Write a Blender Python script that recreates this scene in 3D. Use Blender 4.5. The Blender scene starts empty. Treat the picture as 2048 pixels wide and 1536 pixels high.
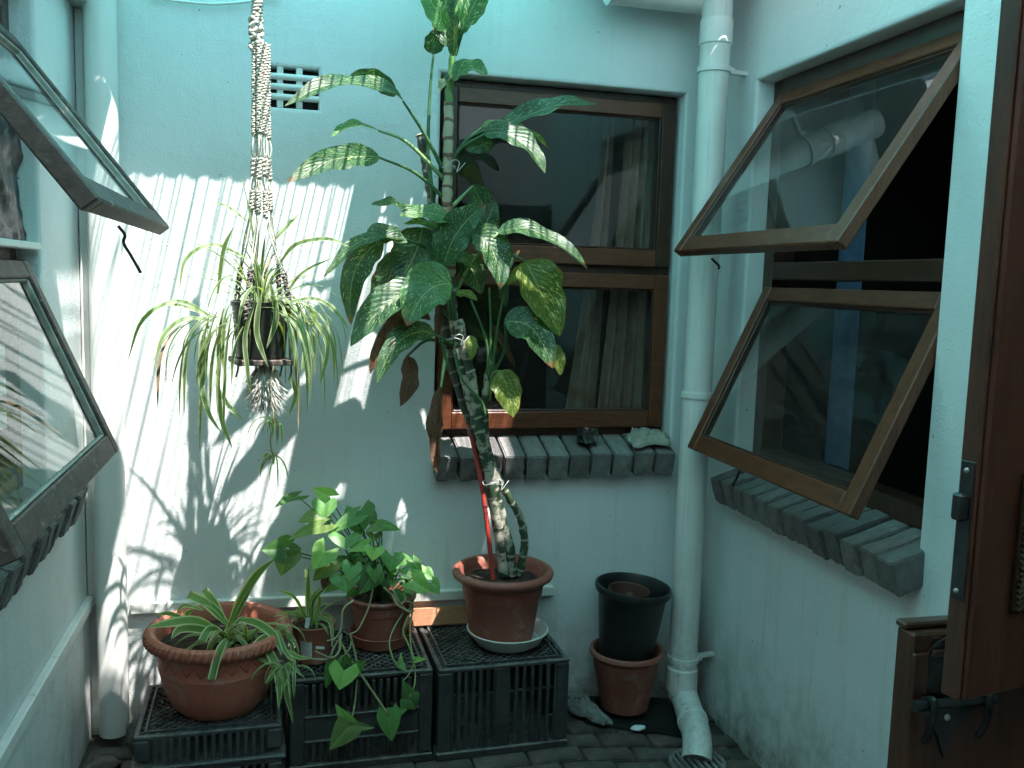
import bpy, bmesh, math, random
from mathutils import Vector, Matrix, Quaternion, noise
R = math.radians
random.seed(7)
scene = bpy.context.scene
col = scene.collection

# ------------------------------------------------------------------ camera, sky, sun, exposure
cam_d = bpy.data.cameras.new('camera'); cam = bpy.data.objects.new('camera', cam_d); col.objects.link(cam)
cam_d.sensor_width = 36.0; cam_d.lens = 36.0 * 1820 / 2048; cam_d.clip_start = .02; cam_d.clip_end = 300
yaw, pitch, roll = (0.2511, 0.11308, -0.03003)
fw = Vector((math.sin(yaw) * math.cos(pitch), math.cos(yaw) * math.cos(pitch), -math.sin(pitch)))
rt = Vector((math.cos(yaw), -math.sin(yaw), 0)); dn = fw.cross(rt)
r2 = rt * math.cos(roll) + dn * math.sin(roll); d2 = dn * math.cos(roll) - rt * math.sin(roll)
cam.matrix_world = Matrix.Translation((0, 0, 1.6)) @ Matrix((r2, -d2, -fw)).transposed().to_4x4()
scene.camera = cam

SUN = Vector((-.22, .42, -1)).normalized()          # direction in which the sunlight travels
w = bpy.data.worlds.new('World'); scene.world = w; w.use_nodes = True
nt = w.node_tree; bg = nt.nodes['Background']; sky = nt.nodes.new('ShaderNodeTexSky')
sky.sky_type = 'NISHITA'; sky.sun_disc = False
sky.sun_elevation = math.asin(-SUN.z); sky.sun_rotation = math.atan2(-SUN.x, -SUN.y)
nt.links.new(sky.outputs[0], bg.inputs[0]); bg.inputs[1].default_value = .12
sd = bpy.data.lights.new('sun', 'SUN'); sd.energy = 5.0; sd.angle = R(.53); sd.color = (1, .96, .92)
so = bpy.data.objects.new('sun', sd); col.objects.link(so); so.location = (2, -4, 9)
so.rotation_euler = SUN.to_track_quat('-Z', 'Y').to_euler()
vs = scene.view_settings; vs.view_transform = 'Standard'; vs.look = 'None'; vs.exposure = 1.6; vs.gamma = 1
scene.cycles.max_bounces = 6; scene.cycles.diffuse_bounces = 4; scene.cycles.glossy_bounces = 3
scene.cycles.transparent_max_bounces = 10; scene.cycles.transmission_bounces = 4; scene.cycles.adaptive_threshold = .03
scene.cycles.use_denoising = True; scene.cycles.caustics_reflective = False; scene.cycles.caustics_refractive = False
scene.cycles.sample_clamp_indirect = 6.0

# ------------------------------------------------------------------ mesh helpers
class MB:
    def __init__(s): s.v = []; s.f = []; s.uv = []
    def add(s, vs, fs, uvs=None):
        o = len(s.v); s.v += [tuple(v) for v in vs]; s.f += [tuple(i + o for i in f) for f in fs]
        s.uv += (list(uvs) if uvs else [(0, 0)] * len(vs)); return s
    def box(s, x0, x1, y0, y1, z0, z1, b=0.0):
        if b <= 0:
            return s.add([(x0,y0,z0),(x1,y0,z0),(x1,y1,z0),(x0,y1,z0),(x0,y0,z1),(x1,y0,z1),(x1,y1,z1),(x0,y1,z1)],
                         [(3,2,1,0),(4,5,6,7),(0,1,5,4),(1,2,6,5),(2,3,7,6),(3,0,4,7)])
        c = Vector(((x0+x1)/2,(y0+y1)/2,(z0+z1)/2)); h = ((x1-x0)/2,(y1-y0)/2,(z1-z0)/2); b = min(b, min(h)*.9)
        return s.rbox(Matrix.Translation(c), h, b)
    def rbox(s, M, h, b=.002):
        """box with half sizes h in frame M, chamfered edges"""
        bm = bmesh.new(); bmesh.ops.create_cube(bm, size=2, matrix=Matrix.Diagonal((*h, 1)))
        if b > 0: bmesh.ops.bevel(bm, geom=bm.edges[:], offset=min(b, min(h)*.9), segments=1, affect='EDGES')
        bm.verts.index_update(); vs = [M @ v.co for v in bm.verts]; fs = [[v.index for v in f.verts] for f in bm.faces]; bm.free()
        return s.add(vs, fs)
    def tube(s, pts, rad, n=8, cap=True, closed=False):
        pts = [Vector(p) for p in pts]; m = len(pts)
        rad = rad if isinstance(rad, (list, tuple)) else [rad] * m
        T = []
        for i in range(m):
            if closed: t = pts[(i+1) % m] - pts[i-1]
            else: t = pts[min(i+1, m-1)] - pts[max(i-1, 0)]
            T.append(t.normalized() if t.length > 1e-9 else Vector((0,0,1)))
        a = Vector((1,0,0)) if abs(T[0].x) < .9 else Vector((0,1,0)); N = (a - T[0]*a.dot(T[0])).normalized()
        vs = []; uv = []; L = 0
        for i in range(m):
            if i: N = (N - T[i]*N.dot(T[i])).normalized(); L += (pts[i]-pts[i-1]).length
            B = T[i].cross(N)
            for k in range(n):
                an = 2*math.pi*k/n; vs.append(pts[i] + (N*math.cos(an) + B*math.sin(an))*rad[i]); uv.append((k/n, L))
        fs = []
        for i in range(m if closed else m-1):
            for k in range(n):
                j = (i+1) % m; fs.append((i*n+k, i*n+(k+1)%n, j*n+(k+1)%n, j*n+k))
        if cap and not closed: fs += [tuple(range(n-1,-1,-1)), tuple((m-1)*n+k for k in range(n))]
        return s.add(vs, fs, uv)
    def lathe(s, prof, c, n=40, axis=None, wob=0):
        """profile [(r,z)] round the vertical through c; axis: optional matrix"""
        c = Vector(c); vs = []; fs = []; uv = []
        A = axis or Matrix.Identity(3)
        for i, (r, z) in enumerate(prof):
            for k in range(n):
                an = 2*math.pi*k/n; rr = r*(1 + wob*math.sin(3*an+i))
                vs.append(c + A @ Vector((rr*math.cos(an), rr*math.sin(an), z))); uv.append((k/n, z))
        for i in range(len(prof)-1):
            for k in range(n): fs.append((i*n+k, i*n+(k+1)%n, (i+1)*n+(k+1)%n, (i+1)*n+k))
        if prof[0][0] > 1e-4: fs.append(tuple(range(n-1,-1,-1)))
        if prof[-1][0] > 1e-4: fs.append(tuple((len(prof)-1)*n+k for k in range(n)))
        return s.add(vs, fs, uv)
    def blob(s, c, r, n=8, m=5, jit=.0):
        c = Vector(c); rx, ry, rz = r if isinstance(r, (tuple, list)) else (r, r, r); vs = []; fs = []
        for i in range(m+1):
            th = math.pi*i/m
            for k in range(n):
                an = 2*math.pi*k/n; j = 1 + random.uniform(-jit, jit)
                vs.append(c + Vector((rx*math.sin(th)*math.cos(an)*j, ry*math.sin(th)*math.sin(an)*j, rz*math.cos(th)*j)))
        for i in range(m):
            for k in range(n): fs.append((i*n+k, (i+1)*n+k, (i+1)*n+(k+1)%n, i*n+(k+1)%n))
        return s.add(vs, fs)

ORG = {}
def mesh(name, mb, mat, org=(0,0,0), smooth=None):
    me = bpy.data.meshes.new(name); o = Vector(org)
    me.from_pydata([tuple(Vector(v) - o) for v in mb.v], [], mb.f)
    ul = me.uv_layers.new(name='UVMap'); li = [0]*len(me.loops); me.loops.foreach_get('vertex_index', li)
    ul.data.foreach_set('uv', [c for i in li for c in mb.uv[i]])
    me.materials.append(mat); me.validate(); me.update()
    if smooth is not None:
        me.shade_smooth()
        if smooth < 180: me.set_sharp_from_angle(angle=R(smooth))
    return me
def empty(name, loc, label, cat, group=None):
    o = bpy.data.objects.new(name, None); o.empty_display_size = .05; o.location = loc; col.objects.link(o); ORG[o] = Vector(loc)
    o['label'] = label; o['category'] = cat
    if group: o['group'] = group
    return o
def part(name, mb, mat, parent, smooth=35, label=None):
    o = bpy.data.objects.new(name, mesh(name, mb, mat, ORG[parent], smooth)); col.objects.link(o)
    o.parent = parent; ORG[o] = ORG[parent]
    if label: o['label'] = label
    return o
def thing(name, mb, mat, label, cat, loc=(0,0,0), smooth=35, group=None):
    o = bpy.data.objects.new(name, mesh(name, mb, mat, loc, smooth)); o.location = loc; col.objects.link(o); ORG[o] = Vector(loc)
    o['label'] = label; o['category'] = cat
    if group: o['group'] = group
    return o
def struct(name, mb, mat, smooth=35):
    o = bpy.data.objects.new(name, mesh(name, mb, mat, (0,0,0), smooth)); col.objects.link(o); ORG[o] = Vector((0,0,0)); o['kind'] = 'structure'; return o
FZ = -.12                               # level of the paving by the back wall
def seat(o, loc, k):
    """stand a finished thing at its place, k = its size"""
    o.location = loc; o.scale = (k, k, k); return o
def place(name, me, mat4, parent):
    """a copy of a shared piece mesh, matrix in world space"""
    o = bpy.data.objects.new(name, me); col.objects.link(o); o.parent = parent
    o.matrix_local = Matrix.Translation(-ORG[parent]) @ mat4; return o
def smoothpath(pts, k=6):
    """Catmull-Rom through the points"""
    P = [Vector(p) for p in pts]; P = [P[0]*2-P[1]] + P + [P[-1]*2-P[-2]]; out = []
    for i in range(1, len(P)-2):
        for j in range(k):
            t = j/k; a,b,c,d = P[i-1],P[i],P[i+1],P[i+2]
            out.append(.5*((2*b)+(c-a)*t+(2*a-5*b+4*c-d)*t*t+(-a+3*b-3*c+d)*t**3))
    out.append(P[-2]); return out

# ------------------------------------------------------------------ materials
class NT:
    def __init__(s, name):
        s.m = bpy.data.materials.new(name); s.m.use_nodes = True; s.t = s.m.node_tree; s.b = s.t.nodes['Principled BSDF']; s.o = s.t.nodes['Material Output']
        s.tc = None
    def n(s, typ, **kw):
        x = s.t.nodes.new(typ)
        for k, v in kw.items():
            if k in ('i',):
                for a, b in v.items(): s.put(x.inputs[a], b)
            else: setattr(x, k, v)
        return x
    def put(s, sock, v):
        if hasattr(v, 'is_output') or isinstance(v, bpy.types.NodeSocket): s.t.links.new(v, sock)
        elif isinstance(v, (tuple, list)) and len(v) == 3 and sock.type == 'RGBA': sock.default_value = (*v, 1)
        else: sock.default_value = v
    def co(s, which='Object'):
        if not s.tc: s.tc = s.n('ShaderNodeTexCoord')
        return s.tc.outputs[which]
    def map(s, scale, which='Object', vec=None):
        m = s.n('ShaderNodeMapping'); s.put(m.inputs[0], vec or s.co(which)); m.inputs['Scale'].default_value = scale if isinstance(scale, tuple) else (scale,)*3
        return m.outputs[0]
    def noise(s, scale, detail=4, rough=.55, vec=None, dist=0):
        x = s.n('ShaderNodeTexNoise'); s.put(x.inputs['Vector'], vec or s.co()); x.inputs['Scale'].default_value = scale
        x.inputs['Detail'].default_value = detail; x.inputs['Roughness'].default_value = rough; x.inputs['Distortion'].default_value = dist
        return x.outputs[0]
    def ramp(s, fac, stops):
        x = s.n('ShaderNodeValToRGB'); s.put(x.inputs[0], fac); e = x.color_ramp.elements
        while len(e) > 1: e.remove(e[0])
        e[0].position = stops[0][0]; e[0].color = tocol(stops[0][1])
        for p, c in stops[1:]: q = e.new(p); q.color = tocol(c)
        return x.outputs[0]
    def mix(s, fac, a, b, typ='MIX'):
        x = s.n('ShaderNodeMix', data_type='RGBA', blend_type=typ); s.put(x.inputs[0], fac); s.put(x.inputs[6], a); s.put(x.inputs[7], b); return x.outputs[2]
    def math(s, op, a, b=0.0, c=None):
        x = s.n('ShaderNodeMath', operation=op); s.put(x.inputs[0], a); s.put(x.inputs[1], b)
        if c is not None: s.put(x.inputs[2], c)
        return x.outputs[0]
    def bump(s, h, strength=.3, dist=.01, nrm=None):
        x = s.n('ShaderNodeBump'); s.put(x.inputs['Height'], h); x.inputs['Strength'].default_value = strength; x.inputs['Distance'].default_value = dist
        if nrm: s.put(x.inputs['Normal'], nrm)
        return x.outputs[0]
    def set(s, **kw):
        for k, v in kw.items(): s.put(s.b.inputs[k.replace('_', ' ')], v)
        return s
    def sep(s, vec):
        x = s.n('ShaderNodeSeparateXYZ'); s.put(x.inputs[0], vec); return x.outputs
    def comb(s, x, y, z):
        c = s.n('ShaderNodeCombineXYZ'); s.put(c.inputs[0], x); s.put(c.inputs[1], y); s.put(c.inputs[2], z); return c.outputs[0]
    def rand(s): return s.n('ShaderNodeObjectInfo').outputs['Random']
def tocol(c): return (*c, 1) if isinstance(c, tuple) and len(c) == 3 else ((c, c, c, 1) if not isinstance(c, tuple) else c)
def rough_mat(name, c1, c2, scale=8, rough=.7, bump=.2, bscale=120, bdist=.003, lo=.35, hi=.65, spec=.5, dirt=None, metal=0):
    t = NT(name); f = t.noise(scale, 5, .6); c = t.ramp(f, [(lo, c1), (hi, c2)])
    if dirt:
        g = t.ramp(t.noise(dirt[1], 6, .7), [(dirt[2], 0.0), (min(dirt[2]+.12, 1), 1.0)]); c = t.mix(g, c, dirt[0])
    t.set(Base_Color=c, Roughness=rough, Metallic=metal); t.b.inputs['Specular IOR Level'].default_value = spec
    if bump: t.set(Normal=t.bump(t.noise(bscale, 4, .6), bump, bdist))
    return t.m
# painted plaster: fine roller stipple over gentle trowel waves, grime low down and rare chips
def plaster_mat(name, base):
    t = NT(name); co = t.co(); z = t.sep(co)[2]
    tone = t.ramp(t.noise(1.4, 4, .6), [(.3, tuple(a*.86 for a in base)), (.7, base)])
    run = t.noise(2.4, 5, .7, t.map((9, 9, .55)))                                  # rain runs
    c = t.mix(t.math('MULTIPLY', t.ramp(run, [(.54, 0.0), (.78, 1.0)]), t.ramp(z, [(.2, .65), (2.2, .22)])), tone, tuple(a*b for a, b in zip(base, (.66, .63, .54))))
    low = t.math('MULTIPLY', t.ramp(t.math('ADD', z, .15), [(.0, 1.0), (.12, .6), (.45, 0.0)]), t.ramp(t.noise(6, 6, .72), [(.36, 0.0), (.62, 1.0)]))
    c = t.mix(low, c, (.20, .185, .14))
    blot = t.ramp(t.noise(3.3, 5, .65, t.map(1.0, vec=co)), [(.60, 0.0), (.66, .22)]); c = t.mix(blot, c, tuple(a*1.07 for a in base))   # touched-up paint
    specks = t.ramp(t.noise(46, 2, .5), [(.735, 0.0), (.76, .7)]); c = t.mix(specks, c, (.16, .15, .13))
    t.set(Base_Color=c, Roughness=.62)
    h1 = t.noise(140, 1, .5); h2 = t.noise(11, 3, .6)
    t.set(Normal=t.bump(t.math('ADD', t.math('MULTIPLY', h1, .35), t.math('MULTIPLY', h2, 1.0)), .6, .007)); return t.m
M = {}
M['plaster'] = plaster_mat('plaster_white', (.77, .805, .797))
M['white_trim'] = rough_mat('trim_white', (.70, .70, .66), (.80, .80, .77), 5, .5, .15, 60, .002, dirt=((.34, .30, .24), 6, .6))
M['pvc'] = rough_mat('pvc_white', (.70, .71, .68), (.80, .80, .77), 3, .38, .08, 90, .001, dirt=((.42, .40, .34), 9, .66))
def pvc_dirty():
    t = NT('pvc_stained'); z = t.sep(t.co())[2]; n = t.noise(18, 6, .75)
    g = t.math('MULTIPLY', t.ramp(t.math('ADD', z, .2), [(.05, 1.0), (.75, 0.0)]), t.ramp(n, [(.45, 0.0), (.75, .55)]))
    c = t.mix(g, t.ramp(t.noise(3, 3), [(.3, (.68, .69, .65)), (.7, (.79, .79, .76))]), (.22, .20, .15))
    s = t.ramp(t.noise(70, 3, .6), [(.66, 0.0), (.7, 1.0)]); c = t.mix(t.math('MULTIPLY', s, t.ramp(t.math('ADD', z, .2), [(.1, .9), (.6, 0.0)])), c, (.06, .06, .05))
    c = t.mix(t.ramp(t.noise(2.5, 5, .7, t.map((26, 26, .8))), [(.52, 0.0), (.74, .4)]), c, (.36, .34, .27))
    t.set(Base_Color=c, Roughness=.42, Normal=t.bump(n, .12, .002)); return t.m
M['pvc_dirty'] = pvc_dirty()
def wood_mat(name, c1, c2, scale=(30, 30, 3), rough=.45, wear=None, wl=.6):
    t = NT(name); v = t.map(scale); g = t.noise(2.2, 6, .65, v, .6); c = t.ramp(g, [(.3, c1), (.7, c2)])
    f = t.noise(9, 3, .5, v); c = t.mix(t.ramp(f, [(.5, 0.0), (.75, .5)]), c, tuple(a*.45 for a in c1))
    if wear:
        k = t.ramp(t.noise(7, 6, .75, t.map(tuple(a*.25 for a in scale))), [(wl, 0.0), (wl+.1, 1.0)]); c = t.mix(k, c, wear)
    t.set(Base_Color=c, Roughness=rough, Normal=t.bump(t.math('ADD', g, f), .25, .0015)); return t.m
M['wood_h'] = wood_mat('hardwood_along', (.075, .024, .011), (.170, .055, .022), (6, 6, 30), .42, (.26, .16, .10), .68)
M['wood_v'] = wood_mat('hardwood_upright', (.075, .024, .011), (.170, .055, .022), (30, 30, 4), .42, (.26, .16, .10), .68)
M['wood_dark'] = wood_mat('hardwood_dark', (.026, .012, .008), (.070, .028, .014), (24, 24, 4), .40)
M['wood_door'] = wood_mat('door_wood', (.042, .017, .010), (.090, .036, .020), (22, 22, 3), .36, (.30, .20, .13), .70)
M['wood_grey'] = wood_mat('weathered_wood', (.048, .031, .027), (.135, .096, .080), (10, 10, 22), .6, (.34, .30, .27), .60)
M['wood_plank'] = wood_mat('plank_wood', (.38, .17, .09), (.50, .25, .13), (5, 30, 30), .55)
def glass_mat(name, tint=(.95, .97, .96), dust=.010):
    t = NT(name); t.t.nodes.remove(t.b)
    tr = t.n('ShaderNodeBsdfTransparent'); tr.inputs[0].default_value = (*tint, 1)
    gl = t.n('ShaderNodeBsdfGlossy'); gl.inputs['Roughness'].default_value = .015; gl.inputs[0].default_value = (1, 1, 1, 1)
    df = t.n('ShaderNodeBsdfDiffuse'); df.inputs[0].default_value = (.7, .7, .68, 1)
    fr = t.n('ShaderNodeFresnel'); fr.inputs[0].default_value = 1.5
    m1 = t.n('ShaderNodeMixShader'); t.put(m1.inputs[0], t.ramp(t.noise(6, 6, .7), [(.3, dust*.4), (.75, dust*2.2)])); t.put(m1.inputs[1], tr.outputs[0]); t.put(m1.inputs[2], df.outputs[0])
    m2 = t.n('ShaderNodeMixShader'); geo = t.n('ShaderNodeNewGeometry'); t.put(m2.inputs[0], t.math('MULTIPLY', t.math('MULTIPLY', fr.outputs[0], 1.05), t.math('SUBTRACT', 1.0, geo.outputs['Backfacing']))); t.put(m2.inputs[1], m1.outputs[0]); t.put(m2.inputs[2], gl.outputs[0])
    t.put(t.o.inputs[0], m2.outputs[0]); return t.m
M['glass'] = glass_mat('window_glass')
def jar_mat():
    t = NT('jar_glass'); t.set(Base_Color=(.90, .95, .93), Roughness=.06, IOR=1.45); t.b.inputs['Transmission Weight'].default_value = 1.0; return t.m
M['jar_glass'] = jar_mat()
M['putty'] = rough_mat('putty', (.30, .27, .23), (.45, .42, .37), 30, .8)
M['iron'] = rough_mat('dark_iron', (.035, .037, .04), (.085, .085, .085), 20, .42, .2, 80, .001, metal=.8)
M['brass'] = rough_mat('aged_brass', (.06, .052, .035), (.13, .11, .07), 25, .42, .2, 100, .001, metal=.9)
def brick_mat():
    t = NT('cement_brick'); r = t.rand()
    c = t.ramp(t.noise(30, 6, .7), [(.3, (.15, .147, .14)), (.7, (.28, .275, .262))])
    c = t.mix(t.ramp(r, [(.0, .75), (.35, .1), (.7, .0), (1.0, .5)]), c, (.095, .085, .085))
    o_ = t.n('ShaderNodeVectorMath', operation='ADD'); t.put(o_.inputs[0], t.co()); t.put(o_.inputs[1], t.comb(r, t.math('MULTIPLY', r, 7.0), t.math('MULTIPLY', r, 3.0)))
    c = t.mix(t.ramp(t.noise(60, 4, .7, o_.outputs[0]), [(.60, 0.0), (.72, .5)]), c, (.34, .34, .32))
    c = t.mix(t.ramp(t.noise(5, 5, .7), [(.58, 0.0), (.75, .55)]), c, (.045, .045, .04))
    t.set(Base_Color=c, Roughness=.9, Normal=t.bump(t.noise(140, 5, .7), .8, .003, t.bump(t.noise(35, 4, .6), .6, .006))); return t.m
M['brick'] = brick_mat()
M['mortar'] = rough_mat('mortar', (.05, .05, .048), (.10, .10, .095), 20, .95, .5, 80, .004)
def paver_mat():
    t = NT('paver'); r = t.rand()
    c = t.ramp(r, [(0, (.105, .080, .070)), (.5, (.13, .115, .105)), (1, (.16, .12, .10))])
    c = t.mix(t.ramp(t.noise(9, 6, .75), [(.36, 0.0), (.60, .9)]), c, (.040, .037, .032))
    c = t.mix(t.ramp(t.noise(14, 5, .7, t.map(1.3)), [(.62, 0.0), (.74, .6)]), c, (.30, .27, .25))
    t.set(Base_Color=c, Roughness=t.ramp(t.noise(6, 4), [(.4, .55), (.6, .9)]), Normal=t.bump(t.noise(90, 5, .7), .6, .003)); return t.m
M['paver'] = paver_mat()
M['ground'] = rough_mat('ground_dirt', (.035, .033, .028), (.08, .075, .065), 14, .95, .6, 60, .006)
def terracotta(name, c1, c2, rough=.55, film=(.45, .36, .30), fl=.62):
    t = NT(name); c = t.ramp(t.noise(4, 5, .6), [(.3, c1), (.7, c2)])
    c = t.mix(t.ramp(t.noise(11, 6, .75), [(fl-.07, 0.0), (fl+.12, .75)]), c, film); c = t.mix(t.ramp(t.noise(3, 6, .75, t.map((14, 14, 2))), [(.57, 0.0), (.70, .4)]), c, tuple(a*.42 for a in c1)); c = t.mix(t.ramp(t.noise(60, 3, .6), [(.68, 0.0), (.72, .5)]), c, (.06, .045, .03))
    t.set(Base_Color=c, Roughness=rough, Normal=t.bump(t.noise(160, 4, .6), .2, .0012)); return t.m
M['terra'] = terracotta('terracotta_plastic', (.25, .075, .052), (.31, .10, .070))
M['terra_bowl'] = terracotta('terracotta_bowl', (.40, .115, .072), (.48, .155, .100), .6)
M['terra_old'] = terracotta('terracotta_faded', (.25, .080, .050), (.33, .115, .072), .6)
M['terra_dark'] = terracotta('brown_plastic', (.075, .030, .022), (.11, .045, .032))
M['black_plastic'] = rough_mat('black_plastic', (.010, .012, .012), (.022, .024, .024), 10, .42, .15, 60, .001, dirt=((.10, .10, .095), 14, .66))
def crate_mat(name, c1, c2):
    t = NT(name); c = t.ramp(t.noise(9, 4, .6), [(.35, c1), (.65, c2)]); nz = t.sep(t.n('ShaderNodeNewGeometry').outputs['True Normal'])[2]
    n = t.noise(26, 6, .75); d = t.math('MULTIPLY', t.ramp(nz, [(.25, .22), (.7, 1.0)]), t.ramp(n, [(.40, 0.0), (.66, .8)])); c = t.mix(d, c, (.23, .22, .205))
    sc_ = t.ramp(t.noise(4, 6, .8, t.map((40, 40, 3))), [(.66, 0.0), (.70, .6)]); c = t.mix(sc_, c, (.20, .20, .19))
    t.set(Base_Color=c, Roughness=t.ramp(n, [(.35, .36), (.65, .7)]), Normal=t.bump(t.noise(50, 3), .2, .002)); return t.m
M['crate'] = crate_mat('crate_plastic', (.016, .016, .017), (.032, .032, .034))
M['crate_grey'] = crate_mat('crate_plastic_grey', (.030, .032, .037), (.052, .055, .061))
M['enamel'] = rough_mat('enamel_white', (.60, .60, .54), (.74, .74, .69), 7, .3, .1, 50, .001, dirt=((.16, .11, .07), 16, .63))
M['soil'] = rough_mat('soil', (.018, .012, .008), (.055, .038, .026), 45, .95, 1.0, 70, .012)
M['cotton'] = rough_mat('cotton_rope', (.50, .45, .37), (.68, .63, .54), 30, .9, .6, 220, .004)
M['cotton_dark'] = rough_mat('cotton_rope_dirty', (.10, .085, .075), (.26, .22, .19), 30, .9, .6, 220, .004)
M['rag'] = rough_mat('rag_cloth', (.24, .25, .20), (.36, .37, .31), 12, .95, .5, 260, .003, dirt=((.22, .22, .18), 16, .58))
M['cloth_stained'] = rough_mat('stained_cloth', (.13, .13, .125), (.27, .27, .25), 9, .95, .6, 180, .003, dirt=((.05, .05, .045), 15, .55))
M['fluff'] = rough_mat('tassel_fibre', (.50, .48, .43), (.68, .66, .60), 25, .95, 0)
M['red_stake'] = rough_mat('red_stake', (.32, .030, .025), (.42, .050, .040), 12, .5, .2, 90, .001)
M['wire'] = rough_mat('tie_wire', (.45, .45, .45), (.65, .65, .63), 40, .4, 0, metal=.3)
M['stone'] = rough_mat('rough_stone', (.10, .10, .095), (.24, .235, .22), 8, .95, .8, 40, .012)
M['label'] = rough_mat('paper_label', (.55, .57, .55), (.68, .69, .66), 20, .7, 0)
M['print'] = rough_mat('label_print', (.16, .20, .22), (.25, .28, .30), 20, .8, 0)
M['soap'] = rough_mat('soap', (.70, .72, .70), (.80, .82, .80), 20, .5, .1, 60, .002)
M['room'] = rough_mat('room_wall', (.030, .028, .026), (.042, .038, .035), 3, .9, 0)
M['curtain'] = rough_mat('curtain_cloth', (.16, .10, .07), (.22, .145, .10), 20, .95, .3, 300, .002)
M['curtain_blue'] = rough_mat('curtain_blue', (.06, .10, .18), (.09, .14, .23), 20, .95, .3, 300, .002)
M['steel'] = rough_mat('steel', (.45, .45, .45), (.6, .6, .6), 10, .3, 0, metal=.9)
M['black_gloss'] = rough_mat('black_gloss', (.008, .008, .009), (.014, .014, .015), 10, .15, 0)
M['red_gloss'] = rough_mat('red_band', (.35, .03, .02), (.40, .04, .03), 10, .4, 0)
def bag_mat():
    t = NT('black_film'); t.set(Base_Color=t.ramp(t.noise(6, 4), [(.3, (.012, .012, .013)), (.7, (.03, .03, .033))]), Roughness=.38); return t.m
M['bag'] = bag_mat()
def stripe_mat():
    t = NT('striped_weave'); z = t.sep(t.co('UV'))[1]; s = t.math('GREATER_THAN', t.math('FRACT', t.math('MULTIPLY', z, 3.2)), .5)
    t.set(Base_Color=t.mix(s, (.03, .03, .032), (.66, .66, .63)), Roughness=.95, Normal=t.bump(t.noise(300, 3), .5, .003)); return t.m
M['stripe'] = stripe_mat()
# translucent sheeting of the yard's roof: sea-green plastic that scatters the sun through
def sheet_mat(name, c, tr):
    t = NT(name); t.set(Base_Color=c, Roughness=.45)
    x = t.n('ShaderNodeBsdfTranslucent'); x.inputs[0].default_value = (*c, 1)
    m = t.n('ShaderNodeMixShader'); m.inputs[0].default_value = tr; t.put(m.inputs[1], t.b.outputs[0]); t.put(m.inputs[2], x.outputs[0]); t.put(t.o.inputs[0], m.outputs[0]); return t.m
M['sheet'] = sheet_mat('seagreen_sheet', (.22, .77, .75), .66)
M['sheet_white'] = sheet_mat('milky_sheet', (.68, .79, .80), .37)  # for the unseen sheets added as neutral fill light
M['roof_opaque'] = rough_mat('roof_board', (.50, .50, .47), (.60, .60, .57), 5, .8)  # for the unseen sheet added to darken the top right
# leaves
def leafy(t, colr, rough=.42, transl=.32, bumpv=None, tcol=None):
    t.set(Base_Color=colr, Roughness=rough); t.b.inputs['Specular IOR Level'].default_value = .45
    if bumpv is not None: t.set(Normal=bumpv)
    x = t.n('ShaderNodeBsdfTranslucent'); t.put(x.inputs[0], tcol if tcol is not None else t.mix(1.0, colr, (1.9, 2.0, .75), 'MULTIPLY'))
    m = t.n('ShaderNodeMixShader'); m.inputs[0].default_value = transl; t.put(m.inputs[1], t.b.outputs[0]); t.put(m.inputs[2], x.outputs[0]); t.put(t.o.inputs[0], m.outputs[0]); return t.m
def dieff_mat(name, g1, g2, cream, edge=None, dens=.58, transl=.35):
    t = NT(name); r = t.rand(); uv = t.sep(t.co('UV')); a = t.math('ABSOLUTE', t.math('SUBTRACT', uv[0], .5))
    vv = t.math('SUBTRACT', uv[1], t.math('MULTIPLY', a, .75))            # runs along the side veins
    sp = t.comb(t.math('MULTIPLY', uv[0], 13.0), t.math('MULTIPLY', vv, 38.0), t.math('MULTIPLY', r, 40.0))
    n = t.noise(1.0, 1, .4, sp, .3); n2 = t.noise(2.3, 0, .5, sp)
    spot = t.math('MULTIPLY', t.ramp(n, [(dens, 0.0), (dens+.035, 1.0)]), t.ramp(a, [(.40, 1.0), (.49, .15)]))
    patch = t.noise(2.2, 2, .5, t.comb(uv[0], uv[1], t.math('MULTIPLY', r, 11.0))); spot = t.math('MULTIPLY', spot, t.ramp(patch, [(.36, .15), (.56, 1.0)]))
    spot2 = t.ramp(n2, [(.70, 0.0), (.74, .7)])
    base = t.mix(t.ramp(t.noise(3.2, 3, .5, t.comb(uv[0], vv, r)), [(.35, 0.0), (.65, 1.0)]), g1, g2)
    base = t.mix(t.math('MULTIPLY', r, .35), base, tuple(x*1.35 for x in g2))
    mid = t.ramp(a, [(.0, 1.0), (.022, 0.0)]); base = t.mix(t.math('MULTIPLY', mid, .55), base, cream)
    c = t.mix(t.math('MAXIMUM', spot, spot2), base, cream)
    if edge:
        e = t.ramp(t.math('ADD', a, t.math('MULTIPLY', t.noise(5, 4, .6, t.comb(uv[0], uv[1], t.math('MULTIPLY', r, 17.0))), .55)), [(.74, 0.0), (.80, 1.0)]); c = t.mix(e, c, edge)
    br = t.math('MULTIPLY', t.ramp(t.math('ADD', uv[1], t.math('MULTIPLY', t.noise(6, 3, .6, t.comb(uv[0], uv[1], r)), .12)), [(.985, 0.0), (1.03, 1.0)]), t.ramp(r, [(.4, 0.0), (.5, 1.0)]))
    c = t.mix(br, c, (.17, .10, .04)); c = t.mix(t.ramp(t.noise(3.7, 4, .7, t.comb(uv[0], uv[1], t.math('MULTIPLY', r, 5.0))), [(.62, 0.0), (.80, .22)]), c, (.28, .26, .20))
    wv = t.math('SINE', t.math('MULTIPLY', vv, 60.0))
    return leafy(t, c, .38, transl, t.bump(t.math('ADD', t.math('MULTIPLY', wv, .5), t.math('MULTIPLY', mid, -1.2)), .35, .002))
CREAM = (.50, .56, .27)
M['dg'] = dieff_mat('dumbcane_leaf', (.016, .058, .022), (.030, .092, .034), CREAM, None, .665)
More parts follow.
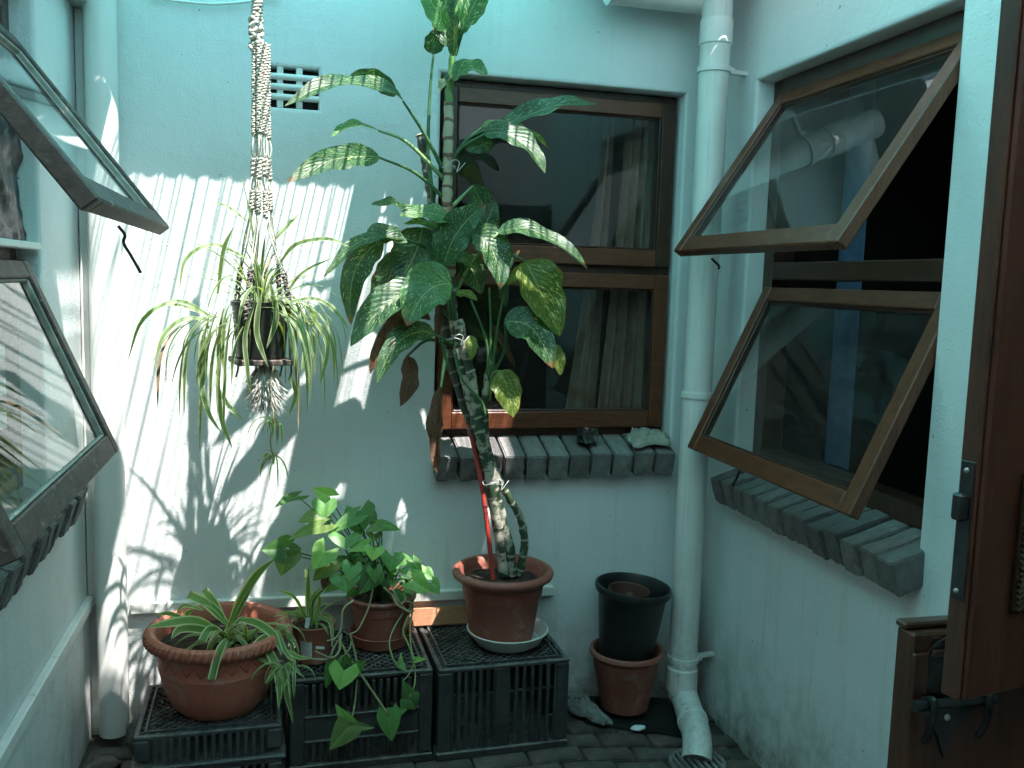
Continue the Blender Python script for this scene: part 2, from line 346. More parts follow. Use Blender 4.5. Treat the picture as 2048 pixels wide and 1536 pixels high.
M['db'] = dieff_mat('dumbcane_leaf_pale', (.038, .120, .036), (.064, .165, .054), (.50, .57, .30), None, .625)
M['dy'] = dieff_mat('dumbcane_leaf_yellow_lit', (.08, .14, .025), (.13, .19, .03), (.60, .60, .22), (.26, .20, .03), .60, .45)  # yellowed edges, plus the yellow of sunlit leaves put into the base colour
M['dk'] = dieff_mat('dumbcane_leaf_dark', (.014, .045, .018), (.026, .070, .028), (.36, .42, .22), (.13, .05, .025), .66)
def dead_mat():
    t = NT('dead_leaf'); uv = t.sep(t.co('UV')); n = t.noise(5, 5, .65, t.comb(t.math('MULTIPLY', uv[0], 2), t.math('MULTIPLY', uv[1], 5), t.rand()))
    c = t.ramp(n, [(.3, (.075, .034, .018)), (.55, (.16, .08, .045)), (.75, (.24, .15, .09))])
    return leafy(t, c, .8, .2, t.bump(n, .6, .006), c)
M['dead'] = dead_mat()
def spider_mat(name, green, cream, lo, hi):
    t = NT(name); r = t.rand(); uv = t.sep(t.co('UV')); a = t.math('ABSOLUTE', t.math('SUBTRACT', uv[0], .5))
    g = t.mix(r, green, tuple(x*1.7 for x in green)); g = t.mix(t.math('MULTIPLY', t.noise(2, 2, .5, t.comb(uv[0], t.math('MULTIPLY', uv[1], 2), r)), .5), g, (.19, .24, .06))
    st = t.math('ADD', a, t.math('MULTIPLY', t.noise(1, 2, .5, t.comb(t.math('MULTIPLY', uv[0], 16), uv[1], r)), .05))
    c = t.mix(t.ramp(st, [(lo, 0.0), (hi, 1.0)]), g, cream)
    c = t.mix(t.ramp(uv[1], [(.93, 0.0), (1.0, .8)]), c, (.20, .13, .06))
    return leafy(t, c, .45, .35)
M['spider'] = spider_mat('spider_leaf', (.085, .17, .045), (.52, .56, .32), .33, .41)
M['spider_dk'] = spider_mat('spider_leaf_hanging', (.085, .135, .060), (.40, .44, .27), .33, .43)
M['spider_dry'] = rough_mat('spider_leaf_dry', (.20, .13, .07), (.34, .25, .14), 10, .8, 0)
def syng_mat(name, g1, g2, vein):
    t = NT(name); r = t.rand(); uv = t.sep(t.co('UV')); a = t.math('ABSOLUTE', t.math('SUBTRACT', uv[0], .5))
    n = t.noise(4.5, 3, .55, t.comb(uv[0], uv[1], t.math('MULTIPLY', r, 9)))
    base = t.mix(t.ramp(n, [(.35, 0.0), (.65, 1.0)]), g1, g2); base = t.mix(t.math('MULTIPLY', r, .5), base, tuple(x*1.5 for x in g2))
    vv = t.math('SUBTRACT', uv[1], t.math('MULTIPLY', a, .9)); w = t.math('ABSOLUTE', t.math('SUBTRACT', t.math('FRACT', t.math('MULTIPLY', vv, 7.0)), .5))
    v = t.math('MAXIMUM', t.ramp(a, [(.012, 1.0), (.05, 0.0)]), t.math('MULTIPLY', t.ramp(w, [(.0, .75), (.12, 0.0)]), t.ramp(a, [(.1, 1.0), (.42, .2)])))
    c = t.mix(t.math('MULTIPLY', v, .9), base, vein)
    return leafy(t, c, .45, .34, t.bump(v, -.35, .002))
M['s'] = syng_mat('arrowhead_leaf', (.070, .19, .050), (.11, .26, .070), (.20, .34, .12))
M['sb'] = syng_mat('arrowhead_leaf_bright', (.15, .33, .065), (.21, .41, .09), (.30, .46, .16))
M['sd'] = syng_mat('arrowhead_leaf_dark', (.045, .125, .038), (.072, .17, .05), (.12, .22, .08))
M['so'] = syng_mat('arrowhead_leaf_olive', (.09, .15, .04), (.13, .20, .052), (.20, .28, .10))
M['vine'] = rough_mat('vine_stem', (.17, .22, .08), (.30, .30, .14), 30, .6, 0)
M['vine_dry'] = rough_mat('vine_dry', (.24, .20, .11), (.36, .30, .18), 30, .7, 0)
M['petiole'] = rough_mat('petiole', (.035, .095, .035), (.065, .15, .05), 20, .45, 0)
M['petiole_lt'] = rough_mat('petiole_pale', (.14, .24, .09), (.24, .34, .14), 20, .45, 0)
def cane_mat(name, g1, g2, pale, ring, pl):
    t = NT(name); uv = t.sep(t.co('UV')); r = t.math('FRACT', t.math('ADD', t.math('MULTIPLY', uv[1], 19.0), t.math('MULTIPLY', t.noise(9, 3), 1.1)))
    n = t.noise(60, 4, .6, t.map((1, 1, .5))); c = t.mix(n, g1, g2)
    c = t.mix(t.ramp(t.noise(13, 4, .6), [(pl, 0.0), (pl+.05, 1.0)]), c, pale)
    c = t.mix(t.ramp(r, [(.0, 1.0), (.15, 1.0), (.20, 0.0)]), c, ring)
    c = t.mix(t.ramp(r, [(.955, 0.0), (.97, 1.0)]), c, (.02, .02, .015))
    t.set(Base_Color=c, Roughness=.55, Normal=t.bump(t.math('ADD', r, n), .4, .003)); return t.m
M['cane'] = cane_mat('dumbcane_cane', (.020, .045, .022), (.050, .080, .040), (.38, .35, .28), (.34, .32, .25), .50)
M['cane_pale'] = cane_mat('dumbcane_cane_upper', (.32, .29, .19), (.46, .40, .28), (.28, .14, .085), (.15, .08, .05), .58)
M['cane_dark'] = cane_mat('dumbcane_cane_back', (.030, .042, .030), (.060, .065, .048), (.24, .20, .15), (.22, .20, .17), .56)
M['cane_cut'] = rough_mat('cut_cane', (.42, .36, .22), (.54, .48, .32), 30, .7, .2, 90, .001)
M['cane_green'] = rough_mat('cane_green', (.10, .23, .06), (.17, .32, .09), 15, .45, .1, 40, .001)

# ------------------------------------------------------------------ setting: walls
XL, XR, YB = -.68, 1.755, 3.5          # inner faces of the yard's left, right and back wall
TOP = 2.78
def wall_mesh(us, vs, t, fn, holes, r=.014):
    """plaster slab u x v with rounded openings; fn(u, v, depth) -> world; holes (u0,u1,v0,v1,depth)"""
    mb = MB(); P = []
    u0, u1 = us; v0, v1 = vs
    U = sorted({u0, u1} | {h[0]-r for h in holes} | {h[1]+r for h in holes}); V = sorted({v0, v1} | {h[2]-r for h in holes} | {h[3]+r for h in holes})
    def sub(a, step=.12):
        out = []
        for p, q in zip(a, a[1:]):
            k = max(1, int((q-p)/step)); out += [p + (q-p)*i/k for i in range(k)]
        return out + [a[-1]]
    U = sub(U); V = sub(V)
    inside = lambda u, v: any(h[0]-r < u < h[1]+r and h[2]-r < v < h[3]+r for h in holes)
    idx = {}
    def vid(i, j):
        if (i, j) not in idx:
            u, v = U[i], V[j]; edge = any(abs(u-a) < 1e-6 or abs(v-b) < 1e-6 for h in holes for a in (h[0]-r, h[1]+r) for b in (h[2]-r, h[3]+r))
            d = 0 if edge or i in (0, len(U)-1) else .0035*noise.noise(Vector((u*2.3, v*2.3, t*7+u0)))
            idx[i, j] = len(mb.v); mb.v.append(tuple(fn(u, v, d))); mb.uv.append((u, v))
        return idx[i, j]
    for i in range(len(U)-1):
        for j in range(len(V)-1):
            if not inside((U[i]+U[i+1])/2, (V[j]+V[j+1])/2): mb.f.append((vid(i,j), vid(i+1,j), vid(i+1,j+1), vid(i,j+1)))
    for h in holes:
        prof = [(r*(1-math.sin(a)), r*(1-math.cos(a))) for a in (0, R(30), R(60), R(90))] + [(0, h[4])]
        prev = None
        for o, d in prof:
            ring = [fn(*p, d) for p in ((h[0]-o,h[2]-o),(h[1]+o,h[2]-o),(h[1]+o,h[3]+o),(h[0]-o,h[3]+o))]
            k = len(mb.v); mb.v += [tuple(q) for q in ring]; mb.uv += [(0,0)]*4
            if prev is not None:
                for a in range(4): mb.f.append((prev+a, prev+(a+1)%4, k+(a+1)%4, k+a))
            prev = k
    # rear face, coarse, with the openings left free
    U2 = sorted({u0, u1} | {h[0] for h in holes} | {h[1] for h in holes}); V2 = sorted({v0, v1} | {h[2] for h in holes} | {h[3] for h in holes})
    for a, b in zip(U2, U2[1:]):
        for c, d in zip(V2, V2[1:]):
            if not any(h[0] < (a+b)/2 < h[1] and h[2] < (c+d)/2 < h[3] for h in holes):
                mb.add([fn(a,c,t), fn(b,c,t), fn(b,d,t), fn(a,d,t)], [(3,2,1,0)])
    return mb
BW = empty('back_wall', (.5, YB, 0), 'white plastered back wall with an air vent and a closed two-sash window', 'wall')
LW = empty('left_wall', (XL, 2.4, 0), 'white plastered wall on the left with two sashes propped open', 'wall')
RW = empty('right_wall', (XR, 2.4, 0), 'white plastered wall on the right with two brown sashes propped open', 'wall')
VENT = (-.07, .135, 2.20, 2.343)
part('plaster_face', wall_mesh((XL-.3, XR+.3), (-.45, TOP+.3), .16, lambda u, v, d: (u, YB+d, v), [(.587, 1.590, .86, 2.372, .16), (*VENT, .05)]), M['plaster'], BW, 40)
part('plaster_face', wall_mesh((-1.25, YB+.02), (-.45, TOP+.3), .16, lambda u, v, d: (XL-d, u, v), [(1.78, 2.952, .86, 2.372, .16)]), M['plaster'], LW, 40)
part('plaster_face', wall_mesh((-1.25, YB+.02), (-.45, TOP+.3), .16, lambda u, v, d: (XR+d, u, v), [(2.150, 3.240, .80, 2.385, .16), (.33, 1.22, .0145, 2.12, .16)]), M['plaster'], RW, 40)
NW = thing('near_wall', wall_mesh((XL-.3, XR+.3), (-.45, TOP+.3), .16, lambda u, v, d: (u, -1.25-d, v), [(-.45, 1.35, .0145, 2.45, .16)]), M['plaster'], 'white plastered wall closing the yard behind the viewer', 'wall', (.5, -1.25, 0))

# air vent in the back wall
vb = MB().box(VENT[0], VENT[1], YB+.049, YB+.052, VENT[2], VENT[3]); av = part('air_vent', vb, M['room'], BW)
for k in range(1, 4):
    z = VENT[2] + (VENT[3]-VENT[2])*k/4 + .002
    m = MB().tube([(VENT[0]-.002, YB+.008, z), (VENT[1]+.002, YB+.008, z)], .0118, 12); part('vent_bar', m, M['white_trim'], av)
for k in (1, 2):
    x = VENT[0] + (VENT[1]-VENT[0])*k/3
    part('vent_bar', MB().box(x-.0115, x+.0115, YB+.006, YB+.03, VENT[2]-.002, VENT[3]+.002, .003), M['white_trim'], av)

# floor: pavers in running bond over a bed of dirt
def floor_z(x): return FZ - .10*max(0, x-1.02)         # falls towards the drain
bed = MB(); fx = [-8, 1.02, 1.9, 9]
for a, b in zip(fx, fx[1:]): bed.add([(a,-8,floor_z(min(a,1.9))-.012),(b,-8,floor_z(min(b,1.9))-.012),(b,11,floor_z(min(b,1.9))-.012),(a,11,floor_z(min(a,1.9))-.012)], [(0,1,2,3)])
PAVE = struct('pavement', bed, M['ground'])
def lump_mesh(name, h, mat, amp=.0025, b=.006, seed=0, cuts=3, chip=.0):
    bm = bmesh.new(); bmesh.ops.create_cube(bm, size=2, matrix=Matrix.Diagonal((*h, 1)))
    bmesh.ops.bevel(bm, geom=bm.edges[:], offset=b, segments=2, affect='EDGES')
    if cuts: bmesh.ops.subdivide_edges(bm, edges=[e for e in bm.edges if e.calc_length() > .03], cuts=cuts, use_grid_fill=True)
    for v in bm.verts:
        q = v.co*26 + Vector((seed*13.1, seed*5.7, 0)); v.co += noise.noise_vector(q)*amp
        if chip:
            e = sum(1 for a, c in zip(v.co, h) if abs(a) > c*.86)
            if e >= 2: v.co *= 1 - chip*max(0, noise.noise(v.co*40 + Vector((seed*3.3, 0, 0))))
    me = bpy.data.meshes.new(name); bm.to_mesh(me); bm.free(); me.materials.append(mat); me.shade_smooth(); me.set_sharp_from_angle(angle=R(50)); return me
PV = [lump_mesh('paver', (.099, .0485, .025), M['paver'], .0015, .004, s, 2, .03) for s in range(5)]
row = 0; y = 2.44
while y < YB - .02:
    x = XL + .02 - (.102 if row % 2 else 0)
    while x < XR - .1:
        if x + .1 > XL + .09:
            Mx = Matrix.Translation((x+.1, y+.05, floor_z(x+.1)-.0245 + random.uniform(-.003, .003))) @ Matrix.Rotation(.0997 if x+.1 > 1.02 else 0, 4, 'Y') @ Matrix.Rotation(random.gauss(0, .03), 4, 'Z') @ Matrix.Rotation(random.gauss(0, .015), 4, 'X')
            place('paver', random.choice(PV), Mx, PAVE)
        x += .205
    y += .104; row += 1

# ------------------------------------------------------------------ windows
def member(mb, a, b, wv, w, d):
    """bar from a to b with width vector wv (half width w) and half depth d"""
    a, b = Vector(a), Vector(b); t = (b-a); L = t.length/2; t.normalize(); wv = Vector(wv).normalized(); n = t.cross(wv)
    Mx = Matrix((t, wv, n)).transposed().to_4x4(); Mx.translation = (a+b)/2
    return mb.rbox(Mx, (L, w, d), .004)
def casement(wall, o, u, dn, W, H, mats, label, st=.026, dep=.020, stay=None):
    """sash hung at its top edge: o = hinge corner, u = along the hinge, dn = down the sash"""
    o, u, dn = Vector(o), Vector(u).normalized(), Vector(dn).normalized(); n = u.cross(dn)
    fr = MB()
    for s in (st, W-st): member(fr, o+u*s, o+u*s+dn*H, u, st, dep)
    c = part('casement', fr, mats[1], wall, 35, label)
    for nm, h in (('top_rail', st), ('bottom_rail', H-st*1.15)):
        m = MB(); member(m, o+u*(2*st+.001)+dn*h, o+u*(W-2*st-.001)+dn*h, dn, st*(1.15 if h > st*2 else 1), dep-.001); part(nm, m, mats[0], c)
    m = MB()                                               # glazing bead: a thin inner frame proud of the glass
    for s in (2*st+.004, W-2*st-.004): member(m, o+u*s+dn*(2*st), o+u*s+dn*(H-2.3*st), u, .004, dep*.55)
    for h in (2*st+.004, H-2.3*st-.004): member(m, o+u*(2*st+.008)+dn*h, o+u*(W-2*st-.008)+dn*h, dn, .004, dep*.55)
    part('glazing_bead', m, mats[2], c)
    m = MB(); q = o+u*(W/2)+dn*(H/2); Mx = Matrix((u, dn, n)).transposed().to_4x4(); Mx.translation = q
    m.rbox(Mx, (W/2-2*st+.003, H/2-2*st+.003, .002), 0); part('pane', m, M['glass'], c, None)
    if stay: part('stay', MB().tube(smoothpath(stay, 4), .0045, 6), M['iron'], c)
    return c
def frame(wall, P, a0, a1, z0, z1, zt, mats, w=.030, d=.045):
    """outer frame with a transom; P(a, depth, z) -> world"""
    ax = Vector(P(1,0,0)) - Vector(P(0,0,0)); g = None
    for i, (p, q, wv, m) in enumerate([((a0+w, z0), (a0+w, z1), ax, 1), ((a1-w, z0), (a1-w, z1), ax, 1), ((a0+2*w, z0+w), (a1-2*w, z0+w), (0,0,1), 0),
                           ((a0+2*w, z1-w), (a1-2*w, z1-w), (0,0,1), 0), ((a0+2*w, zt), (a1-2*w, zt), (0,0,1), 0)]):
        b = MB(); member(b, P(p[0], d, p[1]), P(q[0], d, q[1]), wv, w, d)
        part(['frame_jamb','frame_jamb','frame_sill','frame_head','frame_transom'][i], b, mats[m], wall)
WD = (M['wood_h'], M['wood_v'], M['putty']); WDD = (M['wood_dark'], M['wood_dark'], M['wood_dark'])
WG = (M['wood_grey'], M['wood_grey'], M['putty'])
# back window, both sashes shut
frame(BW, lambda a, d, z: (a, YB+.085+d, z), .589, 1.588, .962, 2.370, 1.655, WDD)
casement(BW, (.604, YB+.072, 2.338), (1,0,0), (0,0,-1), .970, .665, (M['wood_h'], M['wood_dark'], M['wood_dark']), 'closed upper sash with a deep brown frame', .030)
casement(BW, (.604, YB+.072, 1.640), (1,0,0), (0,0,-1), .970, .640, (M['wood_h'], M['wood_h'], M['wood_dark']), 'closed lower sash with sun on its bottom rail', .030)
# right window, both sashes swung out
frame(RW, lambda a, d, z: (XR+.075+d, a, z), 2.152, 3.238, .905, 2.383, 1.665, WDD, .034)
casement(RW, (1.842, 2.150, 2.318), (0,1,0), (1.440-1.842, 0, 1.716-2.318), 1.040, .722, (M['wood_h'], M['wood_v'], M['wood_dark']), 'upper sash propped wide open with a dull brown frame', .028,
         stay=[(1.50, 3.02, 1.70), (1.53, 3.02, 1.675), (1.52, 3.0, 1.665)])
casement(RW, (1.830, 2.150, 1.598), (0,1,0), (1.540-1.830, 0, .975-1.598), 1.040, .688, (M['wood_h'], M['wood_v'], M['wood_dark']), 'lower sash propped open with a red brown frame', .028,
         stay=[(1.60, 2.95, .985), (1.62, 2.94, .955), (1.60, 2.92, .925), (1.57, 2.90, .895)])
# left window, both sashes swung out, weathered
frame(LW, lambda a, d, z: (XL-.065-d, a, z), 1.782, 2.950, .930, 2.370, 1.640, WG, .032)
casement(LW, (-.735, 1.800, 2.225), (0,1,0), (-.332+.735, 0, 1.713-2.225), 1.100, .652, (M['wood_grey'], M['wood_grey'], M['putty']), 'upper sash propped wide open with grey weathered paint', .026,
         stay=[(-0.454, 2.86, 1.723), (-0.436, 2.86, 1.698), (-0.44, 2.86, 1.675), (-0.42, 2.86, 1.638), (-0.393, 2.85, 1.59)])
casement(LW, (-.722, 1.806, 1.610), (0,1,0), (-.485+.722, 0, 1.052-1.610), 1.092, .606, (M['wood_grey'], M['wood_grey'], M['putty']), 'lower sash propped open with bare weathered wood', .026)

# brick sills: bricks on edge, sloping outwards
BR = [lump_mesh('brick', (.0385, .112, .0525), M['brick'], .0032, .0042, s, 3, .11) for s in range(6)]
def sill(wall, base, along, out, count, pitch, tilt, mort):
    """base: centre of the first brick; along: unit step; out: outward normal"""
    base, along, out = Vector(base), Vector(along), Vector(out); s = part('sill', mort, M['mortar'], wall)
    for k in range(count):
        X = along; Y = (-out); Z = Vector((0,0,1)); B = Matrix((X, Y, X.cross(Y))).transposed().to_4x4()
        if B.determinant() < 0 or X.cross(Y).z < 0: B = Matrix((-X, Y, (-X).cross(Y))).transposed().to_4x4()
        p = base + along*(pitch*k) + out*random.gauss(0, .004) + Vector((0,0,random.gauss(0, .003)))
        Mx = Matrix.Translation(p) @ B @ Matrix.Rotation(tilt + random.gauss(0, .012), 4, 'X') @ Matrix.Rotation(random.gauss(0, .015), 4, 'Z') @ Matrix.Diagonal((pitch/.086, 1, 1, 1))
        place('brick', random.choice(BR), Mx, s)
T = R(17)
sill(BW, (.627, YB+.030, .897), (1,0,0), (0,-1,0), 11, .0915, T, MB().box(.60, 1.575, YB-.035, YB+.15, .845, .915))
sill(RW, (XR+.015, 3.195, .832), (0,-1,0), (-1,0,0), 13, .0865, T, MB().box(XR-.045, XR+.15, 2.165, 3.225, .785, .855))
sill(LW, (XL-.035, 3.085, .890), (0,-1,0), (1,0,0), 15, .0895, T, MB().box(XL-.15, XL+.030, 1.85, 3.10, .845, .905))

# rooms behind the windows
def room(name, x0, x1, y0, y1, z0, z1, open_side):
    m = MB(); q = {'bottom': [(x0,y0,z0),(x1,y0,z0),(x1,y1,z0),(x0,y1,z0)], 'top': [(x0,y0,z1),(x1,y0,z1),(x1,y1,z1),(x0,y1,z1)],
        '-y': [(x0,y0,z0),(x1,y0,z0),(x1,y0,z1),(x0,y0,z1)], '+y': [(x0,y1,z0),(x1,y1,z0),(x1,y1,z1),(x0,y1,z1)],
        '-x': [(x0,y0,z0),(x0,y1,z0),(x0,y1,z1),(x0,y0,z1)], '+x': [(x1,y0,z0),(x1,y1,z0),(x1,y1,z1),(x1,y0,z1)]}
    for k, v in q.items():
        if k != open_side: m.add(v, [(0,1,2,3)])
    return struct(name, m, M['room'], None)
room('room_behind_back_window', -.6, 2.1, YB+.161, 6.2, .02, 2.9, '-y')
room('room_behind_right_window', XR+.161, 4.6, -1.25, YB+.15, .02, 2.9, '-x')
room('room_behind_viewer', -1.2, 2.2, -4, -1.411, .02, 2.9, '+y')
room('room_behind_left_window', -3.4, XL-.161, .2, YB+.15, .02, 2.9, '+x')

# ------------------------------------------------------------------ unseen roof over the yard (above the picture), openings cut to shape the light
ZR = 2.86
def sheet(x0, x1, y0, y1, label, mat=None, lap=0):
    m = MB(); n = max(2, int((x1-x0)/.019)); vs = []
    for i in range(n+1):
        x = x0 + (x1-x0)*i/n; z = ZR + lap + .010*math.sin(2*math.pi*x/.076); vs += [(x, y0, z), (x, y1, z)]
    m.add(vs, [(2*i, 2*i+2, 2*i+3, 2*i+1) for i in range(n)])
    return thing('unseen_roof_sheet', m, mat or M['sheet'], label, 'roof sheet', ((x0+x1)/2, (y0+y1)/2, ZR), 60, 'translucent roof sheets over the yard')
YO = 3.5 - .42*(ZR - 1.925)
sheet(-1.0, 1.02, YO, 3.75, 'sea green corrugated sheet roofing the strip along the back wall')
sheet(.985, 2.1, YO, 3.75, 'unseen pale opaque corrugated sheet added to darken the far right corner', M['roof_opaque'], .004)  # unseen, added to hold light off the top right of the back wall
sheet(-1.0, -.40, 2.221, YO-.001, 'sea green corrugated strip above the left wall')
sheet(-.399, -.07, 2.2212, 2.60, 'unseen short sea green corrugated piece added to shade the left sash')  # unseen, added to keep sun stripes off the open sash and low pipe
sheet(-1.0, 2.1, 1.2, 2.22, 'sea green corrugated sheet roofing the middle of the yard')
sheet(-1.0, 2.1, -1.5, 1.199, 'unseen milky corrugated sheet over the front of the yard, added for neutral fill light', M['sheet_white'])  # unseen, added so lower walls get a neutral fill
sheet(1.32, 2.1, 2.221, YO-.001, 'unseen milky corrugated sheet added to tone the light above the right window', M['sheet_white'])  # unseen, added to set the light level by the right window
sheet(.70, .93, 2.221, YO-.001, 'narrow sea green corrugated strip between two roof openings')
sheet(.931, 1.319, 2.83, YO-.001, 'short sea green corrugated piece above the back window')
sheet(.931, 1.319, 2.44, 2.56, 'unseen small sea green corrugated cross piece added to shape the sun on sill and leaves')  # unseen, added so sun reaches only the sill, plank and some leaves
sheet(.931, 1.319, 2.2211, 2.30, 'unseen small sea green corrugated patch added to trim the sun at the right roof opening')  # unseen, added to limit the near end of the sun opening
GR = empty('roof_grille', (0, 2.7, ZR), 'iron security grille of close thin bars across the roof opening', 'grille')
x = -.42; k = 0
while x < 1.34:
    if not .69 < x < .94:
        g = random.gauss(0, .012)
        m = MB().tube(smoothpath([(x, 2.2, ZR-.02), (x+g*.5+random.gauss(0,.003), 2.55, ZR-.02), (x+g+random.gauss(0,.004), 2.9, ZR-.02), (x+g*1.3, YO+.05, ZR-.02)], 3), .0033, 6); part('bar', m, M['iron'], GR)
    x += .031 + random.gauss(0, .0035); k += 1
for y in (2.24,): part('flat_bar', MB().box(-.9, 1.34, y, y+.012, ZR-.034, ZR-.026), M['iron'], GR)
thing('roof_beam', MB().box(.462, .575, 2.1, 3.52, ZR-.075, ZR-.03, .004), M['white_trim'], 'white painted timber beam across the roof opening', 'beam', (.52, 2.8, ZR-.05))
thing('roof_beam', MB().box(XL-.02, XL+.062, -1.2, 3.499, 2.475, 2.60, .006), M['white_trim'], 'white beam along the top of the left wall at the upper left corner', 'beam', (XL+.02, 2, 2.48))

# ------------------------------------------------------------------ pipes, gutter, trunking
def bracket(parent, c, rad, towards, mat):
    c = Vector(c); tw = Vector(towards).normalized(); m = MB()
    m.lathe([(rad+.001, -.011), (rad+.006, -.011), (rad+.006, .011), (rad+.001, .011)], c, 28)
    s = Vector((-tw.y, tw.x, 0)); A = Matrix((tw, s, Vector((0,0,1)))).transposed().to_4x4(); A.translation = c + tw*(rad+.045); m.rbox(A, (.042, .012, .008), .002)
    A.translation = c + tw*(rad+.010) - s*.018; m.rbox(A, (.010, .006, .012), .002)
    return part('bracket', m, mat, parent, 30)
px, py = 1.612, 3.31
DP = empty('downpipe', (px, py, 0), 'white plastic downpipe with a kicked stained foot in the right corner', 'downpipe')
part('pipe', MB().tube([(px,py,-.02),(px,py,1.2),(px,py,2.0),(px,py,2.76)], .058, 32), M['pvc_dirty'], DP)
part('socket', MB().lathe([(.059,.0),(.064,.004),(.064,.10),(.060,.105)], (px,py,-.065), 32), M['pvc_dirty'], DP)
part('socket', MB().lathe([(.059,.0),(.063,.004),(.063,.09),(.060,.095)], (px,py,2.515), 32), M['pvc'], DP)
el = smoothpath([(px,py,.03),(px,py,-.05),(px+.004,py-.03,-.085),(px-.015,py-.12,-.105),(px-.045,py-.23,-.112),(px-.075,py-.315,-.122),(px-.100,py-.365,-.165)], 6)
part('shoe', MB().tube(el + list(reversed(el[-16:])), [.056]*(len(el)-1)+[.057]+[.053]*16, 28, False), M['pvc_dirty'], DP)
for i in (9, 21):
    a, b = Vector(el[i]), Vector(el[i+1]); d = (b-a).normalized(); part('socket', MB().tube([a-d*.012, a-d*.010, a+d*.010, a+d*.012], [.0565, .061, .061, .0565], 28), M['pvc_dirty'], DP)
for z, mm in ((2.425, 'pvc'), (1.17, 'pvc'), (.075, 'pvc_dirty')): bracket(DP, (px, py, z), .058, (1, .12, 0), M[mm])
lx, ly = -.588, 3.425
LP = empty('downpipe', (lx, ly, 0), 'white plastic downpipe standing in the sunny left corner', 'downpipe')
part('pipe', MB().tube([(lx,ly,FZ+.03),(lx,ly,1.2),(lx,ly,2.0),(lx,ly,2.72)], .052, 32), M['pvc'], LP)
part('elbow', MB().tube(smoothpath([(lx,ly,2.66),(lx,ly,2.74),(lx+.03,ly-.05,2.79),(lx+.06,ly-.14,2.80),(lx+.06,ly-.9,2.80)],5), .052, 24), M['pvc'], LP)
G = empty('gutter', (1.4, 3.43, 2.66), 'white gutter under the eave at the top of the back wall', 'gutter')
gp = [(1.20+.0115*i) for i in range(38)]
part('trough', MB().tube([(a, 3.36, 2.700) for a in gp], [.058+.0022*(i%2) for i in range(38)], 22), M['pvc'], G, 60)
part('end_cap', MB().tube([(1.188,3.36,2.700),(1.200,3.36,2.700)], .063, 22), M['pvc'], G)
m = MB().tube(smoothpath([(-0.437, 3.485, 2.532), (-0.339, 3.485, 2.53), (-0.223, 3.485, 2.533), (-0.096, 3.485, 2.556), (-0.002, 3.485, 2.583)], 5), .005, 6)
thing('cable', m, M['pvc'], 'thin white cable sagging along the very top of the back wall', 'cable', (-.2, 3.48, 2.55))
m = MB(); member(m, (-.535, YB-.014, .355), (1.098, YB-.014, .332), (0,0,1), .021, .0135); 
thing('cable_trunking', m, M['white_trim'], 'white cable trunking running low along the back wall', 'trunking', (.3, YB-.01, .34))
m = MB(); member(m, (XL+.014, -.2, .398), (XL+.014, 3.455, .402), (0,0,1), .021, .0135)
thing('cable_trunking', m, M['white_trim'], 'white cable trunking running low along the left wall', 'trunking', (XL+.01, 1.6, .40))
m = MB().box(XL+.003, XL+.030, YB-.032, YB-.004, .38, 2.47, .003)
thing('corner_trunking', m, M['white_trim'], 'slim upright trunking in the corner behind the left downpipe', 'trunking', (XL+.015, YB-.02, .4))

# drain grate under the pipe shoe
DG = empty('drain_grate', (1.50, 2.92, -.17), 'cast iron drain grate under the foot of the downpipe', 'drain')
gc = Vector((1.505, 2.925, -.158)); ring = [gc + Vector((.10*math.cos(a), .095*math.sin(a), 0)) for a in [2*math.pi*i/28 for i in range(28)]]
part('rim', MB().tube(ring, .008, 6, closed=True), M['stone'], DG)
for k in range(7):
    o = -.075 + .025*k; h = math.sqrt(max(.0001, 1-(o/.1)**2))*.092
    part('grate_bar', MB().box(gc.x+o-.006, gc.x+o+.006, gc.y-h, gc.y+h, gc.z-.008, gc.z+.007, .002), M['stone'], DG)
part('sump', MB().lathe([(.0, -.004), (.094, -.004), (.094, .003)], (gc.x, gc.y, gc.z-.008), 24), M['black_gloss'], DG)

# ------------------------------------------------------------------ stable door on the right
H = Vector((1.745, 1.205, 0)); SDO = empty('stable_door', tuple(H), 'brown wooden stable door with its two leaves standing open at the right edge', 'door')
def leaf_frame(ex, ey):
    u = Vector((ex-H.x, ey-H.y, 0)); L = u.length; u.normalize(); n = Vector((u.y, -u.x, 0))
    if n.y > 0: n = -n
    return u, n, L                                # u from hinge to free edge, n = side facing the viewer
def dboard(mb, u, n, a0, a1, z0, z1, t0, t1, b=.004):
    Mx = Matrix((u, n, Vector((0,0,1)))).transposed().to_4x4(); Mx.translation = H + u*(a0+a1)/2 + n*(t0+t1)/2 + Vector((0,0,(z0+z1)/2))
    if Mx.determinant() < 0: Mx = Matrix((u, -n, Vector((0,0,1)))).transposed().to_4x4(); Mx.translation = H + u*(a0+a1)/2 + n*(t0+t1)/2 + Vector((0,0,(z0+z1)/2))
    return mb.rbox(Mx, ((a1-a0)/2, abs(t1-t0)/2, (z1-z0)/2), b)
